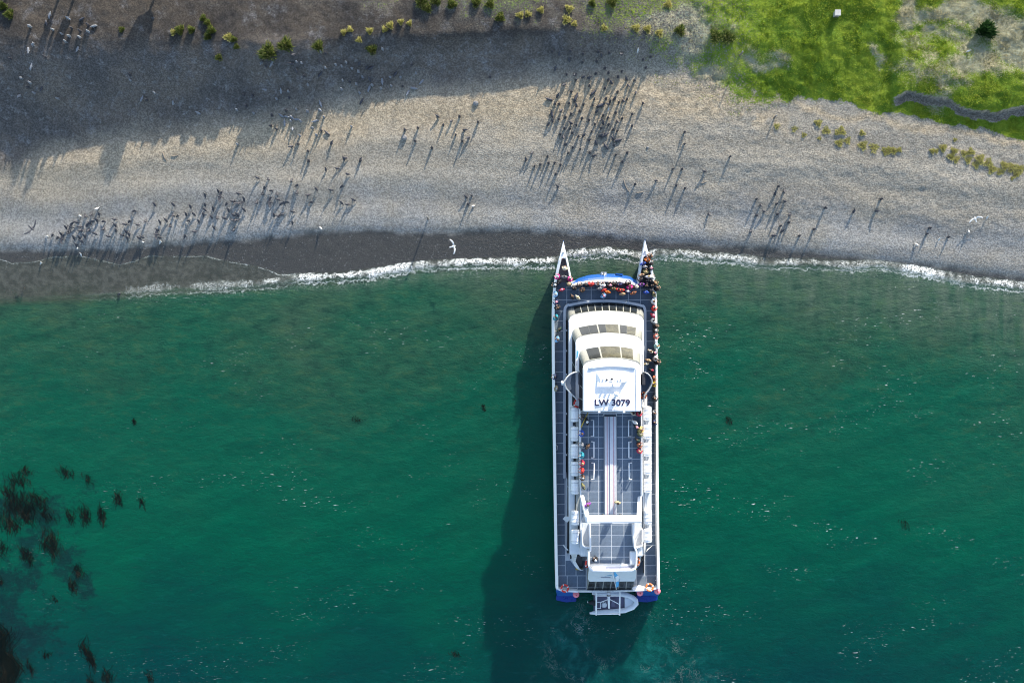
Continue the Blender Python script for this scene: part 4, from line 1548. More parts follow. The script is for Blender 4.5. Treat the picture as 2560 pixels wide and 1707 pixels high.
M['jacket'] = objcolor('jacket_cloth')
M['hairmat'] = objcolor('hair_or_hat')
m, nt, bs, out = newmat('trouser_cloth')
h = NT(nt)
oi = h.node('ShaderNodeObjectInfo')
h.link(h.cramp(oi.outputs['Random'], [(0, (.012, .013, .02)), (.35, (.03, .04, .07)), (.6, (.02, .02, .02)), (.85, (.10, .085, .06)), (1, (.04, .05, .08))]), bs.inputs['Base Color'])
bs.inputs['Roughness'].default_value = .85
M['trouser'] = m
M['skin'] = paint('skin', (.50, .30, .21), .55, .1)
M['shoe'] = paint('shoe', (.03, .028, .025), .6, .2)


def make_person(pose):
    bm = bmesh.new()
    lean = {'rail': .07, 'photo': .02, 'rest': 0.0, 'lean': .16}[pose]
    pel, ch, nk = (0, 0, .93), (0, lean * .6, 1.27), (0, lean, 1.47)
    capsule(bm, (-.07, 0, .95), (.07, 0, .95), .145, .145)
    capsule(bm, pel, ch, .16, .175)
    capsule(bm, (-.085, lean * .6, 1.27), (.085, lean * .6, 1.27), .15, .15)
    capsule(bm, (-.13, lean * .9, 1.40), (.13, lean * .9, 1.39), .115, .115)
    capsule(bm, nk, (0, lean + .02, 1.53), .065, .06)
    hc = Vector((0, lean + .035, 1.615))
    capsule(bm, hc - Vector((0, .015, .035)), hc + Vector((0, -.012, .03)), .088, .098)
    capsule(bm, hc + Vector((0, .06, -.05)), hc + Vector((0, .055, -.06)), .05, .045)
    capsule(bm, hc + Vector((0, .085, .005)), hc + Vector((0, .105, -.02)), .014, .02, 6)
    for s in (-1, 1):
        capsule(bm, hc + Vector((s * .092, -.01, -.005)), hc + Vector((s * .096, -.012, -.025)), .022, .018, 6)
        capsule(bm, (s * .095, 0, .9), (s * .1, .03, .5), .095, .07)
        capsule(bm, (s * .1, .03, .5), (s * .11, -.01, .12), .066, .048)
        capsule(bm, (s * .11, -.03, .05), (s * .125, .13, .045), .048, .042)
        sh = Vector((s * .205, lean * .9, 1.395))
        el, ha = {'rail': (Vector((s * .255, .08 + lean, 1.15)), Vector((s * .15, .27 + lean, 1.12))),
                  'photo': (Vector((s * .27, .15, 1.23)), Vector((s * .07, .27, 1.50))),
                  'rest': (Vector((s * .285, -.03, 1.13)), Vector((s * .27, .08, .89))),
                  'lean': (Vector((s * .27, .22, 1.14)), Vector((s * .13, .40, 1.11)))}[pose]
        capsule(bm, sh, el, .075, .062)
        capsule(bm, el, ha, .06, .042)
        d = (ha - el).normalized()
        capsule(bm, ha + d * .03, ha + d * .07, .036, .03, 8)
    me_ = fuse(bm, .022, .22)
    bm = bmesh.new()
    bm.from_mesh(me_)
    # material by region: 0 jacket 1 trousers 2 skin 3 shoes
    hands = []
    for s in (-1, 1):
        el, ha = {'rail': (Vector((s * .255, .08 + lean, 1.15)), Vector((s * .15, .27 + lean, 1.12))),
                  'photo': (Vector((s * .27, .15, 1.23)), Vector((s * .07, .27, 1.50))),
                  'rest': (Vector((s * .285, -.03, 1.13)), Vector((s * .27, .08, .89))),
                  'lean': (Vector((s * .27, .22, 1.14)), Vector((s * .13, .40, 1.11)))}[pose]
        hands.append((el, ha, (ha - el).normalized(), s))
    for f in bm.faces:
        c = f.calc_center_median()
        mi = 0
        if c.z < .10:
            mi = 3
        elif c.z < .86 and abs(c.x) < .24 and c.y < .16:
            mi = 1
        if c.z > 1.50 and (c - hc).length < .19:
            mi = 2
        for el, ha, d, s in hands:
            if (c - ha).dot(d) > .02 and (c - ha).length < .16:
                mi = 2
        f.material_index = mi
        f.smooth = True
    # fingers: four unequal bent fingers and a thumb
    for el, ha, d, s in hands:
        side = d.cross(Vector((0, 0, 1)))
        if side.length < .1:
            side = Vector((1, 0, 0))
        side.normalize()
        dn = side.cross(d).normalized()
        if dn.z > 0:
            dn = -dn
        base = ha + d * .08
        nf0 = len(bm.faces)
        for k, L in enumerate((.06, .075, .07, .055)):
            b0 = base + side * (k - 1.5) * .019
            add_tube(bm, [b0, b0 + d * L * .6 + dn * .01, b0 + d * L * .8 + dn * .035], [.0095, .009, .006], 5)
        t0 = ha + d * .04 - side * s * .03
        add_tube(bm, [t0, t0 + d * .03 - side * s * .025 + dn * .01, t0 + d * .06 - side * s * .02 + dn * .02], [.012, .010, .007], 5)
        bm.faces.ensure_lookup_table()
        for f in bm.faces[nf0:]:
            f.material_index = 2
    # eyes and mouth
    nf0 = len(bm.faces)
    for s in (-1, 1):
        p = hc + Vector((s * .035, .088, .015))
        bmesh.ops.create_icosphere(bm, subdivisions=1, radius=.012, matrix=Matrix.Translation(p))
    add_tube(bm, [hc + Vector((-.025, .098, -.055)), hc + Vector((0, .105, -.056)), hc + Vector((.025, .098, -.055))], .006, 4)
    bm.faces.ensure_lookup_table()
    for f in bm.faces[nf0:]:
        f.material_index = 3
    me_ = bpy.data.meshes.new('person_' + pose)
    bm.to_mesh(me_)
    bm.free()
    for k in ('jacket', 'trouser', 'skin', 'shoe'):
        me_.materials.append(M[k])
    # hair / hats
    hairs = {}
    for kind in ('hair', 'beanie', 'brim', 'hood'):
        bm = bmesh.new()
        r = {'hair': .112, 'beanie': .116, 'brim': .112, 'hood': .128}[kind]
        c = hc + Vector((0, -.012, .012))
        rows = 7
        rings = []
        zmin = {'hair': -.35, 'beanie': .0, 'brim': .15, 'hood': -.7}[kind]
        for i in range(rows):
            z = zmin + (1 - zmin) * i / (rows - 1) * .995
            rr = math.sqrt(max(0, 1 - z * z)) * r
            ring = []
            for j in range(14):
                a = 2 * math.pi * j / 14
                fy = math.sin(a)
                zz = z
                if kind in ('hair', 'hood') and fy > .3 and z < .35:
                    zz = .35 + (z - .35) * .1     # leave the face open
                    rr2 = math.sqrt(max(0, 1 - zz * zz)) * r
                else:
                    rr2 = rr
                ring.append(c + Vector((math.cos(a) * rr2 * .95, fy * rr2 * 1.05, zz * r * 1.08)))
            rings.append(ring)
        add_loft(bm, rings, True, False, True)
        if kind == 'brim':
            for (r0, r1) in ((.105, .185),):
                a_ = [c + Vector((math.cos(x) * r0, math.sin(x) * r0, .03)) for x in np.linspace(0, 2 * math.pi, 17)[:-1]]
                b_ = [c + Vector((math.cos(x) * r1, math.sin(x) * r1, .012)) for x in np.linspace(0, 2 * math.pi, 17)[:-1]]
                c_ = [v_ - Vector((0, 0, .012)) for v_ in b_]
                d_ = [v_ - Vector((0, 0, .012)) for v_ in a_]
                add_loft(bm, [a_, b_, c_, d_], True, False, False)
        if kind == 'beanie':
            bmesh.ops.create_icosphere(bm, subdivisions=1, radius=.032, matrix=Matrix.Translation(c + Vector((0, 0, r * 1.1))))
        hm = from_bm(bm)
        hm.polygons.foreach_set('use_smooth', [True] * len(hm.polygons))
        hm.materials.append(M['hairmat'])
        hairs[kind] = hm
    return me_, hairs


POSES = {k: make_person(k) for k in ('rail', 'photo', 'rest', 'lean')}
COL = {'magenta': (.60, .02, .22), 'beige': (.55, .46, .33), 'grey': (.22, .23, .25), 'black': (.012, .012, .015), 'crimson': (.50, .02, .06), 'white': (.75, .75, .74),
       'navy': (.02, .03, .10), 'teal': (.02, .30, .38), 'cream': (.70, .62, .46), 'brown': (.14, .07, .035), 'red': (.62, .03, .025), 'silver': (.55, .57, .60),
       'orange': (.80, .17, .02), 'light blue': (.20, .42, .68), 'olive': (.20, .19, .07), 'purple': (.24, .05, .32), 'royal blue': (.02, .08, .42), 'rust': (.38, .12, .05),
       'coral': (.78, .20, .15), 'aqua': (.38, .66, .66), 'tan': (.52, .34, .20), 'khaki': (.36, .32, .20), 'yellow': (.70, .50, .04), 'mustard': (.60, .42, .13),
       'dark green': (.02, .06, .04), 'charcoal': (.05, .05, .055), 'pink': (.75, .30, .38), 'blond': (.48, .33, .16), 'dark brown': (.035, .02, .013), 'grey-haired': (.45, .44, .43)}
Z = [(1360, 580), (1360, 740), (1360, 900), (1360, 1060), (1360, 1220)]
PLACE = {'LB': 'on the roomier bow point', 'F': 'at the curved front rail', 'RB': 'on the packed bow point', 'SR': 'at the sunlit side rail',
         'SL': 'on the shaded side deck', 'UR': 'by the sunlit top deck rail', 'UL': 'by the shaded top deck rail', 'A': 'on the open aft top deck', 'D': 'on the front deck'}
# zoom, x, y, jacket, headwear kind, head colour, place, pose, facing degrees (0 = towards the beach)
PEOPLE = [
 (0, 365, 660, 'beige', 'brim', 'cream', 'LB', 'photo', -10), (0, 258, 812, 'magenta', 'hair', 'grey-haired', 'LB', 'rail', 60), (0, 360, 800, 'grey', 'beanie', 'charcoal', 'LB', 'rest', 0),
 (0, 448, 850, 'magenta', 'hair', 'dark brown', 'LB', 'rail', -50), (0, 270, 890, 'black', 'beanie', 'black', 'LB', 'rest', 50), (0, 215, 950, 'black', 'beanie', 'white', 'LB', 'rail', 80),
 (0, 440, 945, 'dark green', 'brim', 'tan', 'LB', 'rail', -20), (0, 320, 1030, 'crimson', 'beanie', 'pink', 'D', 'rest', 20), (0, 225, 1110, 'light blue', 'hair', 'grey-haired', 'SL', 'rail', 80),
 (0, 235, 1255, 'navy', 'beanie', 'pink', 'SL', 'rail', 70), (0, 245, 1360, 'black', 'hair', 'brown', 'SL', 'photo', 30), (0, 222, 1530, 'teal', 'hair', 'dark brown', 'SL', 'photo', 60),
 (0, 540, 985, 'black', 'hair', 'dark brown', 'F', 'rail', 0), (0, 640, 935, 'charcoal', 'hair', 'brown', 'F', 'rail', 0), (0, 690, 1045, 'brown', 'hair', 'dark brown', 'D', 'photo', 10),
 (0, 600, 1165, 'cream', 'hair', 'blond', 'D', 'rest', 140), (0, 500, 1150, 'black', 'hair', 'brown', 'D', 'rest', -60), (0, 770, 925, 'black', 'beanie', 'charcoal', 'F', 'rail', 10),
 (0, 840, 920, 'red', 'beanie', 'red', 'F', 'rail', 0), (0, 960, 915, 'grey', 'hair', 'brown', 'F', 'photo', 0), (0, 1045, 945, 'silver', 'hood', 'silver', 'F', 'rail', 0),
 (0, 1000, 985, 'grey', 'hood', 'grey', 'F', 'rest', 0), (0, 1070, 1010, 'red', 'hood', 'red', 'F', 'rest', 20), (0, 1135, 1070, 'orange', 'hood', 'orange', 'D', 'rest', -20),
 (0, 1070, 1150, 'light blue', 'beanie', 'pink', 'D', 'photo', 40), (0, 1175, 945, 'black', 'beanie', 'pink', 'F', 'rail', 0), (0, 1240, 985, 'olive', 'hair', 'brown', 'F', 'rest', -20),
 (0, 1265, 910, 'black', 'hair', 'black', 'F', 'rail', 0), (0, 1345, 915, 'navy', 'beanie', 'navy', 'F', 'photo', 0), (0, 1325, 1000, 'red', 'hair', 'dark brown', 'F', 'rest', -10),
 (0, 1385, 1040, 'red', 'hair', 'brown', 'D', 'rest', 10), (0, 1400, 1105, 'tan', 'hair', 'blond', 'D', 'rest', 0), (0, 1500, 905, 'black', 'hair', 'dark brown', 'F', 'rail', 0),
 (0, 1490, 1065, 'navy', 'beanie', 'white', 'D', 'rest', -20), (0, 1530, 975, 'magenta', 'hair', 'dark brown', 'F', 'photo', 10), (0, 1650, 955, 'brown', 'brim', 'cream', 'F', 'rest', 0),
 (0, 1600, 1085, 'rust', 'hair', 'brown', 'D', 'rest', 20), (0, 1740, 935, 'purple', 'hair', 'black', 'RB', 'rest', 10), (0, 1725, 855, 'charcoal', 'hair', 'dark brown', 'RB', 'rail', 30),
 (0, 1825, 965, 'black', 'hair', 'brown', 'RB', 'photo', -10), (0, 1825, 1075, 'royal blue', 'hood', 'royal blue', 'RB', 'rest', 0),
 (0, 1845, 505, 'orange', 'hair', 'brown', 'RB', 'photo', 0), (0, 1882, 455, 'brown', 'hair', 'dark brown', 'RB', 'lean', -10), (0, 1770, 560, 'royal blue', 'beanie', 'navy', 'RB', 'rest', 10),
 (0, 1800, 620, 'grey', 'hair', 'grey-haired', 'RB', 'rest', 0), (0, 1895, 570, 'black', 'hair', 'black', 'RB', 'rail', -30), (0, 1905, 650, 'black', 'beanie', 'pink', 'RB', 'rest', -10),
 (0, 1810, 720, 'olive', 'hair', 'blond', 'RB', 'photo', -10), (0, 1745, 765, 'tan', 'hair', 'brown', 'RB', 'rest', 10), (0, 1860, 800, 'white', 'hair', 'blond', 'RB', 'rest', 0),
 (0, 1925, 815, 'white', 'beanie', 'cream', 'RB', 'photo', -30), (0, 1850, 870, 'black', 'hair', 'black', 'RB', 'rest', 0), (0, 1915, 880, 'black', 'beanie', 'black', 'RB', 'rest', -20),
 (0, 1975, 920, 'brown', 'hair', 'blond', 'RB', 'rail', -50), (0, 1935, 960, 'black', 'hair', 'dark brown', 'RB', 'rest', -20), (0, 1995, 1020, 'black', 'hair', 'brown', 'RB', 'lean', -60),
 (0, 1920, 1045, 'charcoal', 'hood', 'charcoal', 'RB', 'rest', -30), (0, 1960, 1110, 'olive', 'hair', 'dark brown', 'RB', 'rest', -50), (0, 1955, 1245, 'white', 'hair', 'brown', 'SR', 'rail', -70),
 (0, 1965, 1370, 'red', 'hair', 'dark brown', 'SR', 'rail', -60), (0, 1960, 1485, 'crimson', 'beanie', 'pink', 'SR', 'rest', -40), (1, 1955, 445, 'white', 'hair', 'black', 'SR', 'rail', -60),
 (1, 1990, 540, 'black', 'hair', 'brown', 'SR', 'lean', -70), (1, 1990, 625, 'black', 'beanie', 'grey-haired', 'SR', 'rail', -60), (1, 1998, 725, 'coral', 'hair', 'grey-haired', 'SR', 'rail', -70),
 (1, 2005, 900, 'aqua', 'hair', 'blond', 'SR', 'lean', -70), (1, 1920, 985, 'cream', 'hair', 'brown', 'SR', 'rest', -30), (1, 1980, 1020, 'black', 'beanie', 'pink', 'SR', 'rail', -60),
 (1, 1985, 1120, 'silver', 'hair', 'dark brown', 'SR', 'rail', -70), (1, 1880, 1145, 'tan', 'hair', 'blond', 'SR', 'rest', -10), (1, 1835, 1215, 'khaki', 'hair', 'grey-haired', 'SR', 'rest', 20),
 (1, 2015, 1190, 'black', 'hair', 'brown', 'SR', 'lean', -80), (1, 1940, 1325, 'black', 'beanie', 'crimson', 'SR', 'rest', -30), (2, 1965, 330, 'rust', 'hair', 'brown', 'SR', 'rail', -70),
 (2, 1965, 435, 'yellow', 'hair', 'dark brown', 'SR', 'photo', -60), (2, 1985, 690, 'charcoal', 'hair', 'brown', 'SR', 'photo', -60), (2, 1975, 955, 'grey', 'hair', 'brown', 'SR', 'rail', -60),
 (2, 1970, 1120, 'navy', 'hair', 'dark brown', 'SR', 'rail', -70), (2, 1905, 1410, 'teal', 'beanie', 'teal', 'SR', 'rest', -90),
 (1, 270, 600, 'dark green', 'hair', 'dark brown', 'SL', 'rest', 40), (1, 248, 780, 'light blue', 'hair', 'brown', 'SL', 'photo', 60), (2, 212, 305, 'navy', 'hair', 'black', 'SL', 'rail', 80),
 (2, 232, 510, 'khaki', 'hair', 'grey-haired', 'SL', 'photo', 70),
 (2, 1640, 1110, 'white', 'hood', 'white', 'UR', 'rest', -40), (2, 1605, 950, 'beige', 'hair', 'dark brown', 'UR', 'rest', -30), (2, 1695, 965, 'crimson', 'hair', 'brown', 'UR', 'rail', -60),
 (2, 1665, 1195, 'black', 'beanie', 'pink', 'UR', 'rest', -60), (2, 1715, 1250, 'mustard', 'hair', 'brown', 'UR', 'lean', -80), (2, 1715, 1320, 'olive', 'beanie', 'khaki', 'UR', 'rail', -70),
 (2, 1690, 1430, 'black', 'hood', 'dark green', 'UR', 'rest', -30), (2, 1705, 1520, 'rust', 'hair', 'dark brown', 'UR', 'rail', -70), (3, 1705, 490, 'crimson', 'hair', 'blond', 'UR', 'rail', -60),
 (2, 770, 1095, 'black', 'beanie', 'white', 'UL', 'rest', 100), (2, 705, 1015, 'charcoal', 'hair', 'black', 'UL', 'rail', 70), (2, 695, 1310, 'royal blue', 'hair', 'brown', 'UL', 'rail', 80),
 (2, 690, 1520, 'grey', 'hood', 'grey', 'UL', 'rail', 80), (3, 780, 405, 'brown', 'hair', 'dark brown', 'UL', 'rest', 60), (3, 698, 555, 'teal', 'beanie', 'teal', 'UL', 'rail', 80),
 (3, 702, 700, 'crimson', 'hair', 'blond', 'UL', 'rail', 80), (3, 695, 825, 'red', 'hood', 'red', 'UL', 'rail', 90), (3, 710, 960, 'brown', 'hair', 'grey-haired', 'UL', 'rail', 80),
 (3, 700, 1110, 'olive', 'beanie', 'charcoal', 'UL', 'rest', 110), (3, 780, 1435, 'purple', 'hair', 'brown', 'A', 'rest', 30), (3, 1315, 1400, 'khaki', 'hair', 'dark brown', 'A', 'rest', 170),
 (4, 920, 1280, 'black', 'beanie', 'white', 'A', 'photo', 30),
]
HW = {'hair': '{} hair', 'beanie': '{} knit cap', 'brim': '{} brimmed hat', 'hood': 'hood up'}
for (zi, zx, zy, jc, hk_, hcname, pl, pose, rz) in PEOPLE:
    px, py = Z[zi][0] + zx / 7.128, Z[zi][1] + zy / 7.128
    if pl == 'F':
        py += 3.5
    if pl in ('SR', 'UR'):
        px -= 2.5
    zd = 7.6 if pl in ('UR', 'UL', 'A') else (2.63 if (py < 706 and (px < 1432 or px > 1594)) else 2.6)
    p = W(px, py, zd + 1.3)
    me_, hairs = POSES[pose]
    o = bpy.data.objects.new('person', me_)
    col.objects.link(o)
    sc = random.uniform(.95, 1.06)
    o.location = (p.x, p.y, zd + .016)
    o.rotation_euler = (0, 0, R(rz + random.uniform(-8, 8)))
    o.scale = (sc * 1.05, sc * 1.05, sc)
    o.color = (*COL[jc], 1)
    hh = bpy.data.objects.new('hair' if hk_ == 'hair' else ('hood' if hk_ == 'hood' else 'hat'), hairs[hk_])
    col.objects.link(hh)
    hh.parent = o
    hh.color = (*COL[hcname], 1)
    hn = HW[hk_].format('grey' if hcname == 'grey-haired' else hcname)
    tag(o, 'person in %s jacket with %s %s' % (jc, hn, PLACE[pl]), 'person', 'passengers ' + PLACE[pl])

# ------------------------------------------------------------------ birds
M['pen_black'] = paint('penguin_back', (.045, .045, .055), .6, .3, scale=10)
M['pen_white'] = paint('penguin_belly', (.72, .71, .68), .7, .08, scale=10)
M['pen_orange'] = paint('penguin_foot', (.45, .15, .04), .6, .2)
M['gull_grey'] = paint('gull_back', (.42, .43, .45), .7, .1)


def classify(me_, fn, mats):
    bm = bmesh.new()
    bm.from_mesh(me_)
    bm.normal_update()
    for f in bm.faces:
        f.material_index = fn(f.calc_center_median(), f.normal)
        f.smooth = True
    bm.to_mesh(me_)
    bm.free()
    me_.materials.clear()
    for k in mats:
        me_.materials.append(M[k])
    return me_


def penguin(kind):
    bm = bmesh.new()
    if kind == 'standing':
        capsule(bm, (0, 0, .14), (0, .02, .36), .125, .115)
        capsule(bm, (0, .02, .36), (0, .02, .55), .115, .07)
        capsule(bm, (0, .02, .60), (0, .03, .635), .062, .06)
        capsule(bm, (0, .08, .63), (0, .15, .615), .022, .008, 6)
        capsule(bm, (0, -.10, .10), (0, -.18, .03), .04, .015, 6)
        for s in (-1, 1):
            capsule(bm, (s * .11, .0, .48), (s * .19, -.03, .22), .028, .018, 6)
            capsule(bm, (s * .06, .03, .03), (s * .07, .13, .02), .035, .025, 6)
        me_ = fuse(bm, .022, .35, 1)
        return classify(me_, lambda c, n: 2 if c.z < .045 and c.y > 0 else (1 if (n.y > .0 and .06 < c.z < .54 and abs(c.x) < .135) or (abs(c.x) > .02 and .60 < c.z < .67 and c.y < .08 and n.z < .75) else 0), ('pen_black', 'pen_white', 'pen_orange'))
    if kind == 'leaning':
        capsule(bm, (0, -.08, .17), (0, .08, .32), .125, .115)
        capsule(bm, (0, .08, .32), (0, .20, .45), .11, .07)
        capsule(bm, (0, .24, .47), (0, .27, .48), .062, .058)
        capsule(bm, (0, .32, .47), (0, .39, .44), .022, .008, 6)
        capsule(bm, (0, -.15, .12), (0, -.24, .05), .04, .015, 6)
        for s in (-1, 1):
            capsule(bm, (s * .11, .1, .38), (s * .30, -.02, .28), .028, .018, 6)
            capsule(bm, (s * .06, -.02, .03), (s * .07, .1, .02), .035, .025, 6)
            capsule(bm, (s * .06, -.03, .03), (s * .06, -.03, .1), .035, .05, 6)
        me_ = fuse(bm, .022, .35, 1)
        return classify(me_, lambda c, n: 2 if c.z < .05 else (1 if (n.z < -.15 and c.z < .42) or (n.y > .6 and c.z < .4) else 0), ('pen_black', 'pen_white', 'pen_orange'))
    capsule(bm, (0, -.2, .12), (0, .12, .12), .115, .12)
    capsule(bm, (0, .12, .13), (0, .27, .16), .11, .07)
    capsule(bm, (0, .31, .18), (0, .34, .19), .06, .058)
    capsule(bm, (0, .39, .18), (0, .46, .17), .02, .008, 6)
    capsule(bm, (0, -.28, .08), (0, -.38, .04), .04, .02, 6)
    for s in (-1, 1):
        capsule(bm, (s * .1, .12, .14), (s * .24, -.02, .06), .028, .018, 6)
        capsule(bm, (s * .06, -.26, .04), (s * .07, -.36, .02), .035, .02, 6)
    me_ = fuse(bm, .022, .35, 1)
    return classify(me_, lambda c, n: 1 if n.z < .45 and c.y < .25 else 0, ('pen_black', 'pen_white', 'pen_orange'))


def cormorant(kind):
    bm = bmesh.new()
    capsule(bm, (0, -.12, .20), (0, .06, .33), .085, .095)
    capsule(bm, (0, .06, .33), (0, .12, .52), .06, .035, 8)
    capsule(bm, (0, .12, .52), (0, .13, .60), .034, .036, 8)
    capsule(bm, (0, .15, .60), (0, .25, .59), .02, .008, 6)
    capsule(bm, (0, -.16, .17), (0, -.34, .08), .05, .03, 6)
    for s in (-1, 1):
        capsule(bm, (s * .05, .0, .02), (s * .05, -.02, .16), .022, .03, 6)
        capsule(bm, (s * .05, -.01, .02), (s * .06, .08, .018), .03, .022, 6)
        if kind == 'spread':
            capsule(bm, (s * .07, .05, .36), (s * .32, .05, .40), .035, .03, 6)
            capsule(bm, (s * .32, .05, .40), (s * .52, -.08, .32), .03, .018, 6)
            for q in np.linspace(.12, .5, 7):
                capsule(bm, (s * q, .03 - max(0, q - .32) * .6, .38), (s * (q + .01), -.13 - max(0, q - .32) * .5, .24), .03, .02, 6)
        else:
            capsule(bm, (s * .08, .04, .33), (s * .075, -.22, .17), .04, .02, 6)
    me_ = fuse(bm, .020, .35, 1)
    return classify(me_, lambda c, n: 1 if n.y > .4 and .18 < c.z < .5 and abs(c.x) < .09 else 0, ('pen_black', 'pen_white'))


def flyer():
    bm = bmesh.new()
    capsule(bm, (0, -.2, 0), (0, .14, .02), .06, .07)
    capsule(bm, (0, .14, .02), (0, .24, .03), .05, .045)
    capsule(bm, (0, .28, .03), (0, .34, .02), .016, .006, 6)
    for q in (-.07, -.03, .03, .07):
        capsule(bm, (q * .4, -.22, 0), (q, -.38, 0), .025, .012, 6)
    for s in (-1, 1):
        pts = [(.05, .1, .03), (.3, .16, .12), (.55, .06, .12), (.75, -.10, .07)]
        for a, b in zip(pts[:-1], pts[1:]):
            capsule(bm, (s * a[0], a[1], a[2]), (s * b[0], b[1], b[2]), .03, .022, 6)
        for q in np.linspace(.05, .72, 12):
            y = np.interp(q, [.05, .3, .55, .75], [.1, .16, .06, -.10])
            z = np.interp(q, [.05, .3, .55, .75], [.03, .12, .12, .07])
            capsule(bm, (s * q, y, z), (s * (q + .04), y - .17 + .10 * max(0, q - .4), z - .01), .028, .014, 6)
    return fuse(bm, .018, .4, 1)


PEN = {k: penguin(k) for k in ('standing', 'leaning', 'lying')}
M['pen_lit'] = paint('penguin_back_painted_light', (.20, .21, .23), .7, .25, scale=12)  # paler back: skylight and sun on the bank birds painted into the colour
PENG_LIT = {}
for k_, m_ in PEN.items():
    PENG_LIT[k_] = m_.copy()
    PENG_LIT[k_].materials.clear()
    for q_ in ('pen_lit', 'pen_white', 'pen_orange'):
        PENG_LIT[k_].materials.append(M[q_])
COR = {k: cormorant(k) for k in ('folded', 'spread')}
FLY = flyer()
FLY_W = classify(FLY.copy(), lambda c, n: 1 if abs(c.x) > .62 else 0, ('pen_white', 'gull_grey'))
FLY_B = classify(FLY.copy(), lambda c, n: 0, ('pen_black', 'pen_white'))
M['pale_bird'] = paint('pale_feather', (.50, .49, .47), .7, .15, scale=10)
GOOSE = classify(COR['folded'].copy(), lambda c, n: 1 if c.z < .12 else 0, ('pale_bird', 'pen_orange'))


def bird(me_, name, px, py, label, cat, group, rz=None, s=1.0, lift=0.0):
    o = bpy.data.objects.new(name, me_)
    col.objects.link(o)
    p = on_ground(px, py)
    if p.z < -.02 and lift == 0:
        p.z = max(p.z, -.18)
    o.location = (p.x, p.y, p.z - .012 + lift)
    o.rotation_euler = (0, 0, R(random.uniform(0, 360) if rz is None else rz))
    o.scale = (s, s, s)
    tag(o, label, cat, group)
    return o


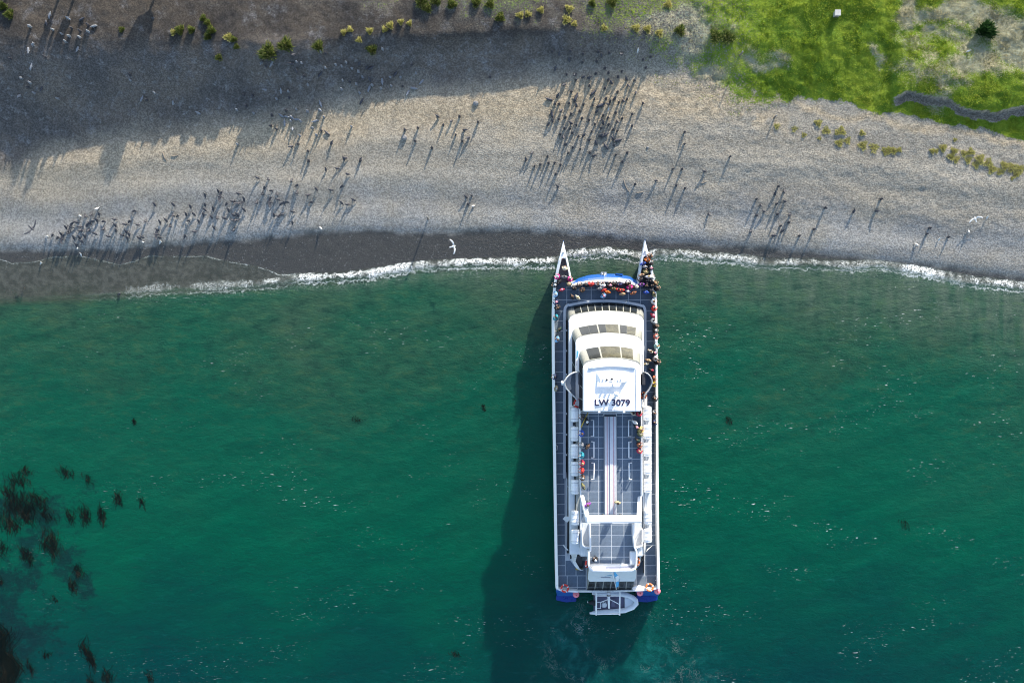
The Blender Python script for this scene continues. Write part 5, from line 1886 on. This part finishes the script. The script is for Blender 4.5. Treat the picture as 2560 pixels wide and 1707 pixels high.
RO = {1: (0, 0), 2: (640, 0), 3: (1280, 0), 4: (1920, 0), 5: (0, 380), 6: (640, 380), 7: (1280, 380), 8: (1920, 380)}
ZF = 3.672
PENG = {
 ('penguin on the sunlit brown earth at the top of the bank', 1): [(460,145),(640,180),(755,180),(430,215),(285,250),(815,235),(865,245),(495,280),(665,265),(740,290),(820,300),(575,320),(645,340),(610,390),(740,350),(310,415),(265,465),(105,545),(420,530),(290,620),(715,455),(205,725),(1410,175)],
 ('penguin scattered on the dark shaded dirt slope', 1): [(290,770),(265,805),(385,820),(325,860),(190,885),(540,910),(1200,695),(1205,745),(1425,860),(1305,910),(1355,925),(1595,955),(2240,880),(2325,885),(2265,980),(2180,1015),(2335,1045)],
 ('lone penguin with a long shadow on the sand below the shaded slope', 1): [(1830,1045),(2185,1330)],
 ('penguin on the shaded gravel just below the round tussock bushes', 2): [(55,585),(145,590),(95,615),(190,520),(350,510),(375,575),(420,585),(325,590),(600,485),(645,500),(590,575),(735,600),(790,615),(830,580),(885,635),(950,595),(945,665),(1015,635),(1055,630),(640,630),(590,690),(375,660),(980,715),(445,705),(480,785),(1165,460),(90,830),(235,850),(300,845)],
 ('penguin in the looser flock at the edge of the bank shadow', 2): [(1050,740),(790,825),(800,745),(865,760),(925,780),(1040,815),(1070,790),(1150,820),(1235,715),(1160,750),(1280,685),(1330,715),(1245,795),(1345,795),(1450,815),(1520,755),(1395,855),(1470,680),(1430,605),(955,860),(970,935),(595,960),(590,1015),(480,1030),(625,1080),(545,1115),(525,1180),(605,1205),(655,1225),(560,1245),(405,1250),(340,1185),(325,1115),(330,1080),(375,1100),(415,1120),(285,1075),(265,1130),(280,1020),(235,1065),(150,1065),(140,1160),(190,1190),(375,1010),(310,905),(195,915),(880,1165)],
 ('penguin in the small scattered party on the tan sand between the two flocks', 2): [(695,1320),(390,1325),(330,1350),(480,1390),(485,1485),(810,1465),(960,1480),(1615,1360),(1490,1180),(1465,1300),(1370,1195),(1670,1075),(1720,1150),(1795,1115),(1870,1075),(1835,1240),(1915,1200),(1950,1270),(1895,1300),(2040,1125),(2150,715)],
 ('penguin in the dense flock on the sand straight ahead of the bows', 3): [(370,480),(430,505),(535,480),(525,560),(650,505),(645,580),(790,485),(820,520),(890,495),(1005,505),(775,570),(1200,555),(1270,530),(395,640),(500,690),(580,690),(585,740),(650,715),(705,720),(770,680),(850,635),(885,675),(1005,660),(970,715),(1050,730),(1225,630),(1120,745),(880,740),(910,765),(1065,790),(710,795),(850,815),(480,785),(545,850),(965,850),(1135,855),(415,890),(755,915),(860,910),(935,915),(900,935),(1020,930),(1055,915),(980,945),(395,960),(430,960),(525,955),(590,975),(655,965),(740,975),(885,960),(950,1040),(1200,955),(450,1020),(620,1025),(540,1050),(775,1030),(835,1065),(1100,1055),(880,1085),(1010,1090),(490,1085),(640,1095),(430,1100),(370,1115),(330,1150),(705,1110),(815,1100),(540,1135),(590,1150),(760,1145),(835,1135),(885,1150),(965,1120),(1100,1160),(480,1180),(530,1185),(815,1180),(925,1195),(965,1205),(730,1210),(440,1235),(550,1225),(470,1260),(610,1255),(655,1250),(810,1250),(710,1290),(925,1275),(770,1320),(935,1340),(490,1330),(555,1360),(625,1370),(515,1410),(710,1405),(750,1435),(950,1425),(1055,1405),(1010,1490)],
 ('penguin in the short row on grey shingle in front of the dense flock', 3): [(185,1405),(125,1470),(325,1440),(205,1530),(260,1515),(335,1500),(390,1500),(445,1515)],
 ('penguin spaced out on open grey shingle beyond the dense flock', 3): [(1580,1220),(1580,1325),(2000,1440),(1475,1555),(1560,1555)],
 ('penguin spaced out on grey shingle ahead of the packed bow point', 7): [(400,205),(420,320),(1125,300),(1320,265),(1505,310),(1585,335),(1765,180),(1805,570)],
 ('penguin in the small group near the water beside the packed bow', 7): [(2240,435),(2280,490),(2310,550),(2240,585),(2190,730)],
 ('penguin in the small group near the water beside the packed bow ', 8): [(90,320),(60,385),(145,360),(150,455),(75,480),(80,575),(195,580),(185,650),(110,680),(125,730),(285,770),(45,770)],
 ('penguin alone on the ridged grey shingle near the turf', 8): [(520,515),(415,710),(780,550),(1030,435),(990,545),(1480,700),(1450,755),(1650,785)],
 ('penguin in the trio standing close together on pale shingle', 6): [(1930,415),(1980,405),(1945,480)],
 ('penguin alone on tan shingle above the cormorant colony', 6): [(490,80),(960,80)],
}
for (lab, rg), pts in PENG.items():
    for (x, y) in pts:
        k = random.random()
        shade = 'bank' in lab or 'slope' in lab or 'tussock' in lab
        kind = 'standing' if k < .68 else 'leaning'
        if shade and k > .8:
            kind = 'lying'
        l2 = lab.strip()
        if kind == 'lying':
            l2 = l2.replace('penguin', 'penguin lying down', 1)
        elif kind == 'leaning':
            l2 = l2.replace('penguin', 'stooping penguin', 1)
        else:
            l2 = l2.replace('penguin', 'upright penguin', 1)
        bird((PENG_LIT if shade and random.random() < .6 else PEN)[kind], 'penguin', RO[rg][0] + x / ZF, RO[rg][1] + y / ZF, l2, 'penguin', l2.replace('penguin', 'penguins', 1), s=random.uniform(.86, 1.06)).scale.z *= 1.15
for (rg, x, y) in [(3, 745, 855), (3, 585, 900), (3, 340, 915), (3, 365, 1050), (3, 815, 970), (3, 850, 1245), (3, 970, 1290), (3, 860, 1345)]:
    bird(PEN['lying'], 'penguin', RO[rg][0] + x / ZF, RO[rg][1] + y / ZF, 'penguin lying on its belly inside the dense flock ahead of the bows', 'penguin', 'resting penguins inside the dense flock', s=random.uniform(1.1, 1.4))
CORM = {5: [(920,570),(845,580),(795,595),(705,645),(835,655),(660,690),(740,690),(965,640),(1055,620),(1065,670),(1245,545),(1425,480),(1595,480),(1200,640),(1155,665),(1270,670),(1345,640),(1475,640),(1530,625),(1600,585),(1640,590),(1570,685),(1715,570),(1785,570),(1755,500),(1890,485),(1885,530),(1965,520),(2010,360),(2025,415),(2140,455),(2090,480),(2200,475),(2195,385),(2245,430),(2245,530),(2105,535),(1875,575),(1945,595),(2150,580),(2185,575),(2000,610),(2065,610),(1830,635),(1740,635),(2170,630),(1970,695),(1790,735),(2150,720),(1445,760),(1480,790),(1710,775),(1450,715),(1195,755),(1180,790),(1130,765),(1165,730),(1075,720),(1000,775),(960,710),(880,750),(820,725),(750,725),(740,785),(690,785),(635,745),(570,750),(580,800),(495,765),(545,790),(710,855),(755,820),(615,690),(1310,780),(1285,790),(895,625),(785,770),(1890,395)],
        6: [(15,240),(120,255),(85,330),(330,270),(385,310),(380,380),(65,390),(200,395),(205,440),(10,470),(130,465),(150,360),(265,470),(480,400),(515,465),(645,160),(555,340),(745,155),(690,352),(795,320),(840,205),(820,60),(895,440),(840,485),(785,465),(340,550),(340,650),(205,590),(240,575),(170,580)]}
for rg, pts in CORM.items():
    for (x, y) in pts:
        kind = 'spread' if random.random() < .16 else 'folded'
        lab = 'black cormorant %s in the colony crowding the shingle beside the water' % ('drying its spread wings' if kind == 'spread' else 'with folded wings')
        if rg == 6:
            lab = 'black cormorant %s at the thin end of the colony towards the ferry' % ('drying its spread wings' if kind == 'spread' else 'with folded wings')
        bird(COR[kind], 'cormorant', RO[rg][0] + x / ZF, RO[rg][1] + y / ZF, lab, 'cormorant', 'cormorants ' + ('drying wings' if kind == 'spread' else 'standing') + (' at the thin end' if rg == 6 else ' in the colony'),
             rz=random.choice((90, 0, 180, 60, -70, 20)) + random.uniform(-25, 25), s=random.uniform(.95, 1.12)).scale.z *= 1.25
for (rg, x, y, lab) in [(5, 895, 525, 'pale bird at the upper edge of the cormorant colony'), (5, 745, 590, 'pale bird at the upper edge of the cormorant colony'), (5, 440, 775, 'pale bird at the end of the cormorant colony beside the flying bird'),
                        (5, 720, 885, 'pale bird on wet shingle below the cormorants'), (5, 1320, 830, 'pale bird on wet shingle below the cormorants'), (5, 1480, 825, 'pale bird on wet shingle below the cormorants'), (5, 750, 940, 'pale bird standing at the foamy water line'),
                        (5, 385, 1020, 'white bird standing in the shallow swash'), (6, 600, 705, 'white bird alone at the wet shingle line'), (6, 1990, 500, 'white goose beside the penguin trio on pale shingle'), (3, 1155, 465, 'white goose above the dense penguin flock'),
                        (8, 1360, 855, 'white goose with a long shadow on the shingle near the turf side foam'), (8, 1565, 800, 'white goose with a long shadow on the shingle near the turf side foam'), (8, 1835, 735, 'white goose with a long shadow on the shingle near the turf side foam'),
                        (8, 2005, 600, 'white goose with a long shadow on the shingle near the turf side foam'), (3, 885, 1005, 'white goose among the dense penguin flock'), (4, 1835, 475, 'white bird sitting on the dry turf')]:
    bird(GOOSE, 'white_bird', RO[rg][0] + x / ZF, RO[rg][1] + y / ZF, lab, 'bird', 'pale birds on the shore', s=random.uniform(.78, .98))
g = bird(FLY_W, 'gull', 1136, 621, 'white gull gliding with spread wings over the dark wet shingle', 'gull', None, rz=-75, s=1.05, lift=2.2)
g = bird(FLY_W, 'gull', 2433, 549, 'white gull flapping low over the grey shingle near the turf', 'gull', None, rz=20, s=1.0, lift=.5)
g = bird(FLY_B, 'flying_cormorant', 102, 576, 'black bird in flight at the end of the cormorant colony', 'cormorant', None, rz=-130, s=1.25, lift=2.0)
o = bird(COR['folded'], 'cormorant', 303, 735, 'black cormorant swimming just off the foam line', 'cormorant', None, rz=-80, s=1.1, lift=.0)
o.location.z = -.16

# ------------------------------------------------------------------ posts, box, driftwood, stones
def post(px, py, hgt, label):
    p = on_ground(px, py)
    t = empty('wooden_post', p)
    tube('shaft', [p - Vector((0, 0, .15)), p + Vector((.02, .01, hgt * .5)), p + Vector((.03, .03, hgt))], [.085, .08, .07], M['wood'], t, 8)
    tube('cap', [p + Vector((.03, .03, hgt - .02)), p + Vector((.03, .03, hgt + .05))], [.10, .06], M['stone'], t, 8)
    tag(t, label, 'post')


post(1849, 139, 1.25, 'weathered wooden post standing on the grass edge with a long shadow')
post(1070, 548, 1.75, 'tall weathered post by the wet shingle casting a long thin shadow')
post(1936, 294, .7, 'short wooden stake in the dry litter on the shingle')
p = on_ground(2089, 38)
t = empty('nest_box', p)
box('cabinet', p + Vector((0, 0, .33)), (.52, .52, .7), M['boxwhite'], t, .02)
box('lid', p + Vector((0, 0, .71)), (.62, .62, .07), M['boxwhite'], t, .015)
box('door_panel', p + Vector((0, -.265, .3)), (.4, .02, .5), M['wood'], t, .005)
tag(t, 'small white box standing alone in the bright green grass', 'box')
for (px, py, L, a, lab) in [(410, 392, .9, 70, 'pale thin driftwood stick on the sand near the finger shaped shadow'), (437, 391, .8, -10, 'dark short driftwood piece on the sand near the finger shaped shadow'), (1564, 466, 1.6, 65, 'curved driftwood branch on the shingle ahead of the bows'),
                            (1760, 457, .7, -20, 'small driftwood stick beside the spaced out penguins'), (1600, 482, .8, -10, 'half buried driftwood stick under the curved branch')]:
    p = on_ground(px, py)
    d = Vector((math.cos(R(a)), -math.sin(R(a)), 0))
    pts = []
    for k in range(6):
        f = k / 5 - .5
        q = p + d * L * f + Vector((-d.y, d.x, 0)) * .25 * L * f * f
        q.z = float(height(q.x, q.y)) + .03
        pts.append(q)
    o = tube('driftwood', pts, [.03, .06, .065, .055, .05, .02], M['wood'], None, 7)
    tag(o, lab, 'driftwood')


def rock(px, py, r, lab, seed):
    rr = random.Random(seed)
    p = on_ground(px, py)
    bm = bmesh.new()
    bmesh.ops.create_icosphere(bm, subdivisions=2, radius=r)
    for v_ in bm.verts:
        v_.co *= 1 + rr.uniform(-.16, .16)
        v_.co.z *= .75
    bmesh.ops.translate(bm, verts=bm.verts, vec=p + Vector((0, 0, r * .3)))
    o = put('rock', from_bm(bm), M['stone'])
    tag(o, lab, 'rock')


rock(1189, 259, .30, 'grey boulder on the tan sand beside the small penguin party', 1)
rock(1011, 344, .30, 'dark boulder on the tan sand with a penguin behind it', 2)
rock(1619, 369, .13, 'small dark stone on the shingle beyond the dense flock', 3)

# ------------------------------------------------------------------ plants
def leafmat(name, c0, c1, c2):
    m, nt, bs, out = newmat(name)
    h = NT(nt)
    at = h.attr('tone')
    h.link(h.cramp(at, [(0, c0), (.5, c1), (1, c2)]), bs.inputs['Base Color'])
    bs.inputs['Roughness'].default_value = .75
    bs.inputs['Specular IOR Level'].default_value = .2
    tl = nt.nodes.new('ShaderNodeBsdfTranslucent')
    nt.links.new(bs.inputs['Base Color'].links[0].from_socket, tl.inputs[0])
    ms = nt.nodes.new('ShaderNodeMixShader')
    ms.inputs[0].default_value = .5
    nt.links.new(bs.outputs[0], ms.inputs[1])
    nt.links.new(tl.outputs[0], ms.inputs[2])
    nt.links.new(ms.outputs[0], out.inputs[0])
    return m


M['leaf_green'] = leafmat('leaf_green', (.035, .065, .015), (.10, .145, .028), (.42, .38, .15))
M['leaf_straw'] = leafmat('leaf_straw', (.26, .28, .07), (.50, .46, .16), (.66, .60, .32))
M['leaf_dark'] = leafmat('leaf_dark', (.01, .03, .010), (.02, .06, .015), (.05, .10, .03))
M['turf'] = leafmat('turf_blade', (.10, .18, .010), (.22, .30, .020), (.40, .42, .08))
M['turf_dry'] = leafmat('turf_dry_blade', (.18, .18, .09), (.34, .31, .18), (.52, .47, .30))


def tussock_mesh(seed, n, rad, hgt, lean=.7):
    rng = np.random.RandomState(seed)
    verts, faces, tone = [], [], []
    for k in range(n):
        a = rng.uniform(0, 2 * math.pi)
        q = rad * math.sqrt(rng.rand()) * .75
        lob = 1 + .25 * math.sin(a * 3 + seed)
        bx, by = math.cos(a) * q * lob, math.sin(a) * q * lob
        L = hgt * rng.uniform(.55, 1.1)
        ex, ey = bx * 1.5 + rng.normal(0, .16 * rad), by * 1.5 + rng.normal(0, .16 * rad)
        ez = L * (1 - .45 * (q / rad)) * rng.uniform(.7, 1.05)
        w = .035 + .03 * rng.rand()
        b = rng.uniform(0, math.pi)
        dx, dy = math.cos(b) * w, math.sin(b) * w
        mx_, my_, mz_ = (bx + ex) / 2, (by + ey) / 2, ez * .72
        i = len(verts)
        verts += [(bx - dx, by - dy, -.05), (bx + dx, by + dy, -.05), (mx_ + dx, my_ + dy, mz_), (mx_ - dx, my_ - dy, mz_), (ex, ey, ez)]
        faces += [(i, i + 1, i + 2, i + 3), (i + 3, i + 2, i + 4)]
        t_ = rng.beta(1.6, 1.6)
        tone += [t_ * .5, t_ * .5, t_ * .8, t_ * .8, min(1, t_ * 1.25)]
    me_ = mesh(verts, faces)
    set_attr(me_, 'tone', tone)
    return me_


TUS = {('green', k): tussock_mesh(20 + k, 420, 1.0, 1.0) for k in range(3)}
TUS.update({('straw', k): tussock_mesh(40 + k, 300, 1.0, 1.0) for k in range(3)})
TUS.update({('dark', k): tussock_mesh(60 + k, 600, 1.0, 1.0) for k in range(1)})
for (kd, k), me_ in TUS.items():
    me_.materials.append(M['leaf_' + kd])
STEM = mesh([(.06 * math.cos(a) * (1 - .5 * z), .06 * math.sin(a) * (1 - .5 * z), z * .6 - .1) for z in (0, 1) for a in np.linspace(0, 2 * math.pi, 7)[:-1]],
            [(i, (i + 1) % 6, 6 + (i + 1) % 6, 6 + i) for i in range(6)] + [tuple(range(6, 12))])
STEM.materials.append(M['wood'])


def bush(px, py, r, hgt, kd, name, label, group=None, k=None):
    p = on_ground(px, py)
    t = empty(name, p, random.uniform(0, 6.28))
    kk = random.randrange(3) if kd != 'dark' else 0
    f = bpy.data.objects.new('foliage', TUS[(kd, kk)])
    col.objects.link(f)
    f.parent = t
    f.scale = (r, r * random.uniform(.85, 1.15), hgt)
    s = bpy.data.objects.new('stem', STEM)
    col.objects.link(s)
    s.parent = t
    s.scale = (r * 1.2, r * 1.2, hgt)
    tag(t, label, 'bush', group)
    return t


LB1 = 'green tussock bush along the brow of the dark bank'
for (x, y, r, hh) in [(452, 77, .42, .9), (480, 77, .38, .9), (521, 60, .3, .8), (530, 78, .45, 1.0), (520, 94, .35, .7), (510, 48, .35, .6), (585, 100, .35, .6), (592, 118, .3, .5), (548, 145, .4, .4), (8, 18, .5, .8), (25, 38, .5, .7), (305, 75, .3, .35)]:
    bush(x, y, r, hh, 'green', 'tussock_bush', LB1, 'green bushes along the dark bank')
for (x, y, r, hh, lab) in [(671, 134, .88, 1.0, 'largest round green tussock bush below the bank brow'), (716, 115, .75, 1.0, 'second round green tussock bush next to the largest one'),
                           (797, 118, .55, .8, 'straw topped tussock bush between the round green pair and the lone one'), (931, 127, .5, .8, 'lone round straw topped tussock bush near the looser flock')]:
    bush(x, y, r, hh, 'green', 'tussock_bush', lab)
    for q in range(2):
        pass
for (x, y, r, hh) in [(860, 83, .32, .7), (876, 76, .32, .7), (898, 102, .3, .5), (925, 80, .35, .7), (962, 76, .32, .7), (976, 66, .35, .7), (1002, 57, .3, .6), (1024, 60, .3, .6), (435, 82, .35, .4), (570, 95, .4, .5), (1300, 40, .4, .5), (1352, 27, .35, .5), (1320, 37, .35, .5),
                          (1417, 51, .45, .5), (1436, 61, .3, .4), (1423, 24, .4, .5), (1590, 72, .4, .5), (1618, 74, .4, .5), (1648, 85, .4, .5), (1670, 13, .4, .5), (1510, 72, .35, .45)]:
    bush(x, y, r, hh, 'straw', 'grass_tuft', 'straw coloured grass tuft along the top of the shaded bank', 'straw tufts on the bank top')
for (x, y, r, hh) in [(1052, 6, .6, .7), (1068, 22, .5, .6), (1090, 4, .5, .6), (1130, 12, .5, .6), (1190, 8, .5, .6), (1250, 45, .5, .6), (1225, 12, .5, .5), (1700, 78, .6, .5), (1790, 92, .7, .4), (1820, 95, .7, .4), (1480, 10, .4, .5), (1530, 8, .5, .5)]:
    bush(x, y, r, hh, 'green', 'tussock_bush', 'low green bush among the straw tufts on the bank top', 'low green bushes on the bank top')
bush(2463, 78, 1.0, 1.3, 'dark', 'dark_shrub', 'dark green shrub standing out on the dry turf')
LB2 = 'small yellow green tuft growing on the grey shingle below the turf'
for (x, y, r, hh) in [(2045, 308, .28, .4), (2065, 327, .32, .3), (2093, 332, .25, .35), (2103, 328, .35, .35), (2155, 333, .25, .4), (2048, 346, .15, .2), (2098, 358, .3, .35), (2118, 352, .3, .25), (2157, 364, .35, .4), (2184, 370, .4, .35), (2213, 378, .3, .4), (2224, 377, .3, .4), (2235, 377, .3, .4), (2248, 375, .2, .3),
                          (2330, 378, .22, .4), (2357, 370, .3, .45), (2340, 378, .2, .3), (2385, 378, .3, .4), (2376, 392, .3, .4), (2390, 398, .3, .3), (2410, 384, .3, .3), (2427, 380, .3, .4), (2420, 400, .3, .3), (2450, 398, .4, .45), (2440, 412, .3, .3), (2470, 408, .35, .35), (2480, 424, .35, .35), (2512, 415, .35, .4), (2530, 420, .4, .4), (2548, 424, .4, .4), (2500, 430, .3, .3), (2540, 436, .3, .3), (1942, 316, .25, .2), (1986, 322, .25, .2), (2010, 338, .2, .25), (2387, 350, .15, .25), (2530, 446, .15, .2)]:
    bush(x, y, r * 1.3, hh * .6, 'straw', 'shingle_tuft', LB2, 'tufts on the shingle')

# small wind-bent trees just beyond the brow, whose shadows reach over the shaded slope
def tree(px, py, hgt, r, lab):
    p = W(px, py, 6.0)
    p.z = float(height(p.x, p.y))
    t = empty('wind_bent_tree', p, random.uniform(0, 6))
    c = bpy.data.objects.new('crown', TUS[('dark', 0)])
    col.objects.link(c)
    c.parent = t
    c.location = (0, 0, hgt * .35)
    c.scale = (r, r, hgt * .65)
    bm = bmesh.new()
    add_tube(bm, [(0, 0, -.3), (.05, .02, hgt * .3), (.1, .0, hgt * .6)], [.14, .11, .05], 8)
    for k in range(5):
        a = k * 1.26
        add_tube(bm, [(.06, .02, hgt * .3), (math.cos(a) * r * .5, math.sin(a) * r * .5, hgt * .6)], [.05, .02], 5)
    tr_ = put('trunk', from_bm(bm), M['wood'])
    tr_.parent = t
    tag(t, lab, 'tree', None if 'tallest' in lab else 'short trees beyond the brow')


tree(388, -32, 3.7, 1.05, 'tallest wind bent tree beyond the brow casting the finger shaped shadow')
for (x, y, hh, r) in ((150, -25, 3.3, .3), (190, -30, 3.6, .4), (20, -30, 3.4, .5)):
    tree(x, y, hh, r, 'short wind bent tree in the row beyond the brow of the bank')

# turf: uncountable short grass blades
rng = np.random.RandomState(5)
NB = 200000
ax_ = rng.uniform(6, 58, NB)
ay_ = rng.uniform(18, 38.5, NB)
az_ = height(ax_, ay_)
au, av = uv0(ax_, ay_, np.maximum(az_, 0))
nl = fbm(ax_ / 3.5, ay_ / 3.5, 4)
nh = fbm(ax_ / .8, ay_ / .8, 3)
ew = np.interp(au, [900, 1500, 1700, 1830, 1900, 2000, 2560], [30, 45, 75, 60, 20, 9, 6])
gmask = sm(interp(au, GRASS) - av + ew * 3 * (nl + nh), -ew, ew) * np.interp(au, [900, 1100, 1500, 1700, 1850, 1960, 2600], [.10, .12, .16, .25, .45, .75, 1])
dr = np.zeros_like(au)
au2 = au + 260 * fbm(ax_ / 4 + 3, ay_ / 4, 4)
av2 = av + 200 * fbm(ax_ / 4 + 50, ay_ / 4 + 9, 4)
for (cx, cy, rx, ry, w) in [(2430, 60, 150, 60, .8), (2420, 190, 150, 50, .6), (2250, 40, 60, 50, .7), (1700, 70, 90, 60, .75), (2200, 150, 40, 50, .6), (1900, 150, 60, 40, .55), (2330, 130, 90, 40, .6), (1860, 190, 70, 30, .5), (2540, 120, 90, 120, .8)]:
    dr = np.maximum(dr, w * np.exp(-((au2 - cx) / rx) ** 2 - ((av2 - cy) / ry) ** 2))
dr = np.clip(dr * 1.3 + .9 * nl, 0, 1)
svb = np.interp(au, [k[0] for k in SCARP], [k[1] for k in SCARP])
db = (svb + 26 * fbm(au / 28., au * 0 + 3.3, 3) - av) / PXM
gmask = gmask * np.where((au > 2235) & (db > -1.0) & (db < .25), 0, 1)
keep = (rng.rand(NB) < gmask) & (au > 1450) & (au < 2640) & (av > -60)


def blades(sel, name, mat, label):
    x, y, z = ax_[sel], ay_[sel], az_[sel]
    n = len(x)
    a = rng.uniform(0, math.pi, n)
    w = rng.uniform(.025, .05, n)
    hgt = rng.uniform(.04, .11, n) * (1 + 1.0 * (vnoise(x / 1.1, y / 1.1) > .6))
    lx = rng.normal(0, .08, n)
    ly = rng.normal(-.02, .08, n)
    co = np.zeros((n, 3, 3))
    co[:, 0] = np.stack([x - np.cos(a) * w, y - np.sin(a) * w, z - .02], -1)
    co[:, 1] = np.stack([x + np.cos(a) * w, y + np.sin(a) * w, z - .02], -1)
    co[:, 2] = np.stack([x + lx, y + ly, z + hgt], -1)
    me_ = bpy.data.meshes.new('m')
    me_.vertices.add(n * 3)
    me_.vertices.foreach_set('co', co.ravel())
    me_.loops.add(n * 3)
    me_.loops.foreach_set('vertex_index', np.arange(n * 3, dtype=np.int32))
    me_.polygons.add(n)
    me_.polygons.foreach_set('loop_start', np.arange(0, n * 3, 3, dtype=np.int32))
    me_.update(calc_edges=True)
    tn = np.clip(rng.beta(2, 2, n) + .8 * fbm(x / 2.2, y / 2.2, 3), 0, 1)
    set_attr(me_, 'tone', np.repeat(tn, 3))
    o = put(name, me_, mat)
    tag(o, label, 'grass', kind='stuff')


isdry = rng.rand(NB) < sm(dr, .2, .7)
blades(keep & ~isdry, 'grass', M['turf'], 'short bright green turf covering the bank top')
blades(keep & isdry, 'dry_grass', M['turf_dry'], 'straw coloured dry turf mixed into the green')

# ------------------------------------------------------------------ kelp
m, nt, bs, out = newmat('kelp_blade')
h = NT(nt)
h.link(h.cramp(h.attr('tone'), [(0, (.003, .009, .009)), (.6, (.008, .010, .008)), (1, (.030, .026, .018))]), bs.inputs['Base Color'])
bs.inputs['Roughness'].default_value = .6
bs.inputs['Specular IOR Level'].default_value = .05
tr = nt.nodes.new('ShaderNodeBsdfTransparent')
mx = nt.nodes.new('ShaderNodeMixShader')
mx.inputs[0].default_value = .42
nt.links.new(tr.outputs[0], mx.inputs[1])
nt.links.new(bs.outputs[0], mx.inputs[2])
nt.links.new(mx.outputs[0], out.inputs[0])
M['kelp'] = m


def kelp(px, py, L, wd, n, lab, grp, seed):
    rng = np.random.RandomState(seed)
    c = W(px, py, 0)
    verts, faces, tone = [], [], []
    for k in range(n):
        y0 = np.clip(rng.normal(0, L * .26), -L * .6, L * .6)
        x0 = rng.normal(0, wd * .6) - .25 * y0
        ll = L * rng.uniform(.25, .7)
        w = rng.uniform(.03, .10)
        a = rng.normal(.35, .55) + math.pi / 2
        ph = rng.uniform(0, 6)
        t_ = rng.rand() ** 2
        for j in range(6):
            f = j / 5
            ww = w * math.sin(math.pi * (.12 + .8 * f))
            x = x0 + math.cos(a) * ll * (f - .5) + .06 * math.sin(f * 7 + ph)
            y = y0 + math.sin(a) * ll * (f - .5)
            x += .12 * L * math.sin(y * 1.7 + seed) * .5
            z = .05 + .035 * k / n + .02 * math.sin(f * 5 + ph)
            verts += [(c.x + x - ww, c.y + y, z), (c.x + x + ww, c.y + y, z)]
            tone += [t_, t_]
            if j:
                i = len(verts) - 4
                faces.append((i, i + 1, i + 3, i + 2))
    me_ = mesh(verts, faces)
    set_attr(me_, 'tone', tone)
    o = put('kelp_clump', me_, M['kelp'])
    tag(o, lab, 'kelp', grp)


KL = [(180,130,1.2,.5),(440,140,1.3,.7),(595,180,1.1,.4),(130,190,1.6,1.0),(60,270,1.5,.8),(350,620,2.6,.85),(580,430,2.2,.5),(690,430,2.0,.3),(470,430,1.5,.4),(180,700,2.0,.5),(540,810,1.6,.5),(500,910,1.6,.4),(375,990,.9,.3),(310,1370,1.0,.5),(730,1520,1.8,.5),(200,1450,1.5,.2),(1020,1530,1.3,.3),(620,1555,1.2,.4),(100,350,2.2,1.2),(180,400,2.5,1.2),(250,330,1.8,1.0),(60,480,2.2,1.0),(320,420,1.6,.7),(970,340,1.2,.3),(810,320,1.8,.35),(20,650,1.6,.5),(10,880,1.0,.4)]
for i, (x, y, L, wd) in enumerate(KL):
    kelp(x / 2.7175, 1130 + y / 2.7175, L, wd, int(30 * L * (wd + .5)), 'dark kelp clump in the weedy patch of green water', 'kelp clumps in the weedy patch', i)
kelp(10, 1660, 7.0, .9, 420, 'largest long brown kelp bed streaming in the corner of the bay', None, 90)
kelp(222, 1638, 2.8, .42, 90, 'narrow upright kelp frond standing apart below the weedy patch', None, 91)
for i, (x, y, L, wd, lab) in enumerate([(890, 1049, .6, .5, 'small dark weed clump alone in open green water'), (1207, 1017, .6, .2, 'tiny dark weed clump beside the ferry shadow'), (1823, 1050, .9, .4, 'faint dark weed clump off the sunlit side of the ferry'),
                                  (2263, 1310, .9, .4, 'faint reddish weed clump far off the sunlit side of the ferry'), (1140, 1635, .8, .5, 'reddish weed clump behind the ferry shadow'), (337, 1055, .7, .2, 'tiny weed sprig in clear green water above the weedy patch')]):
    kelp(x, y, L, wd, 26, lab, None, 120 + i)
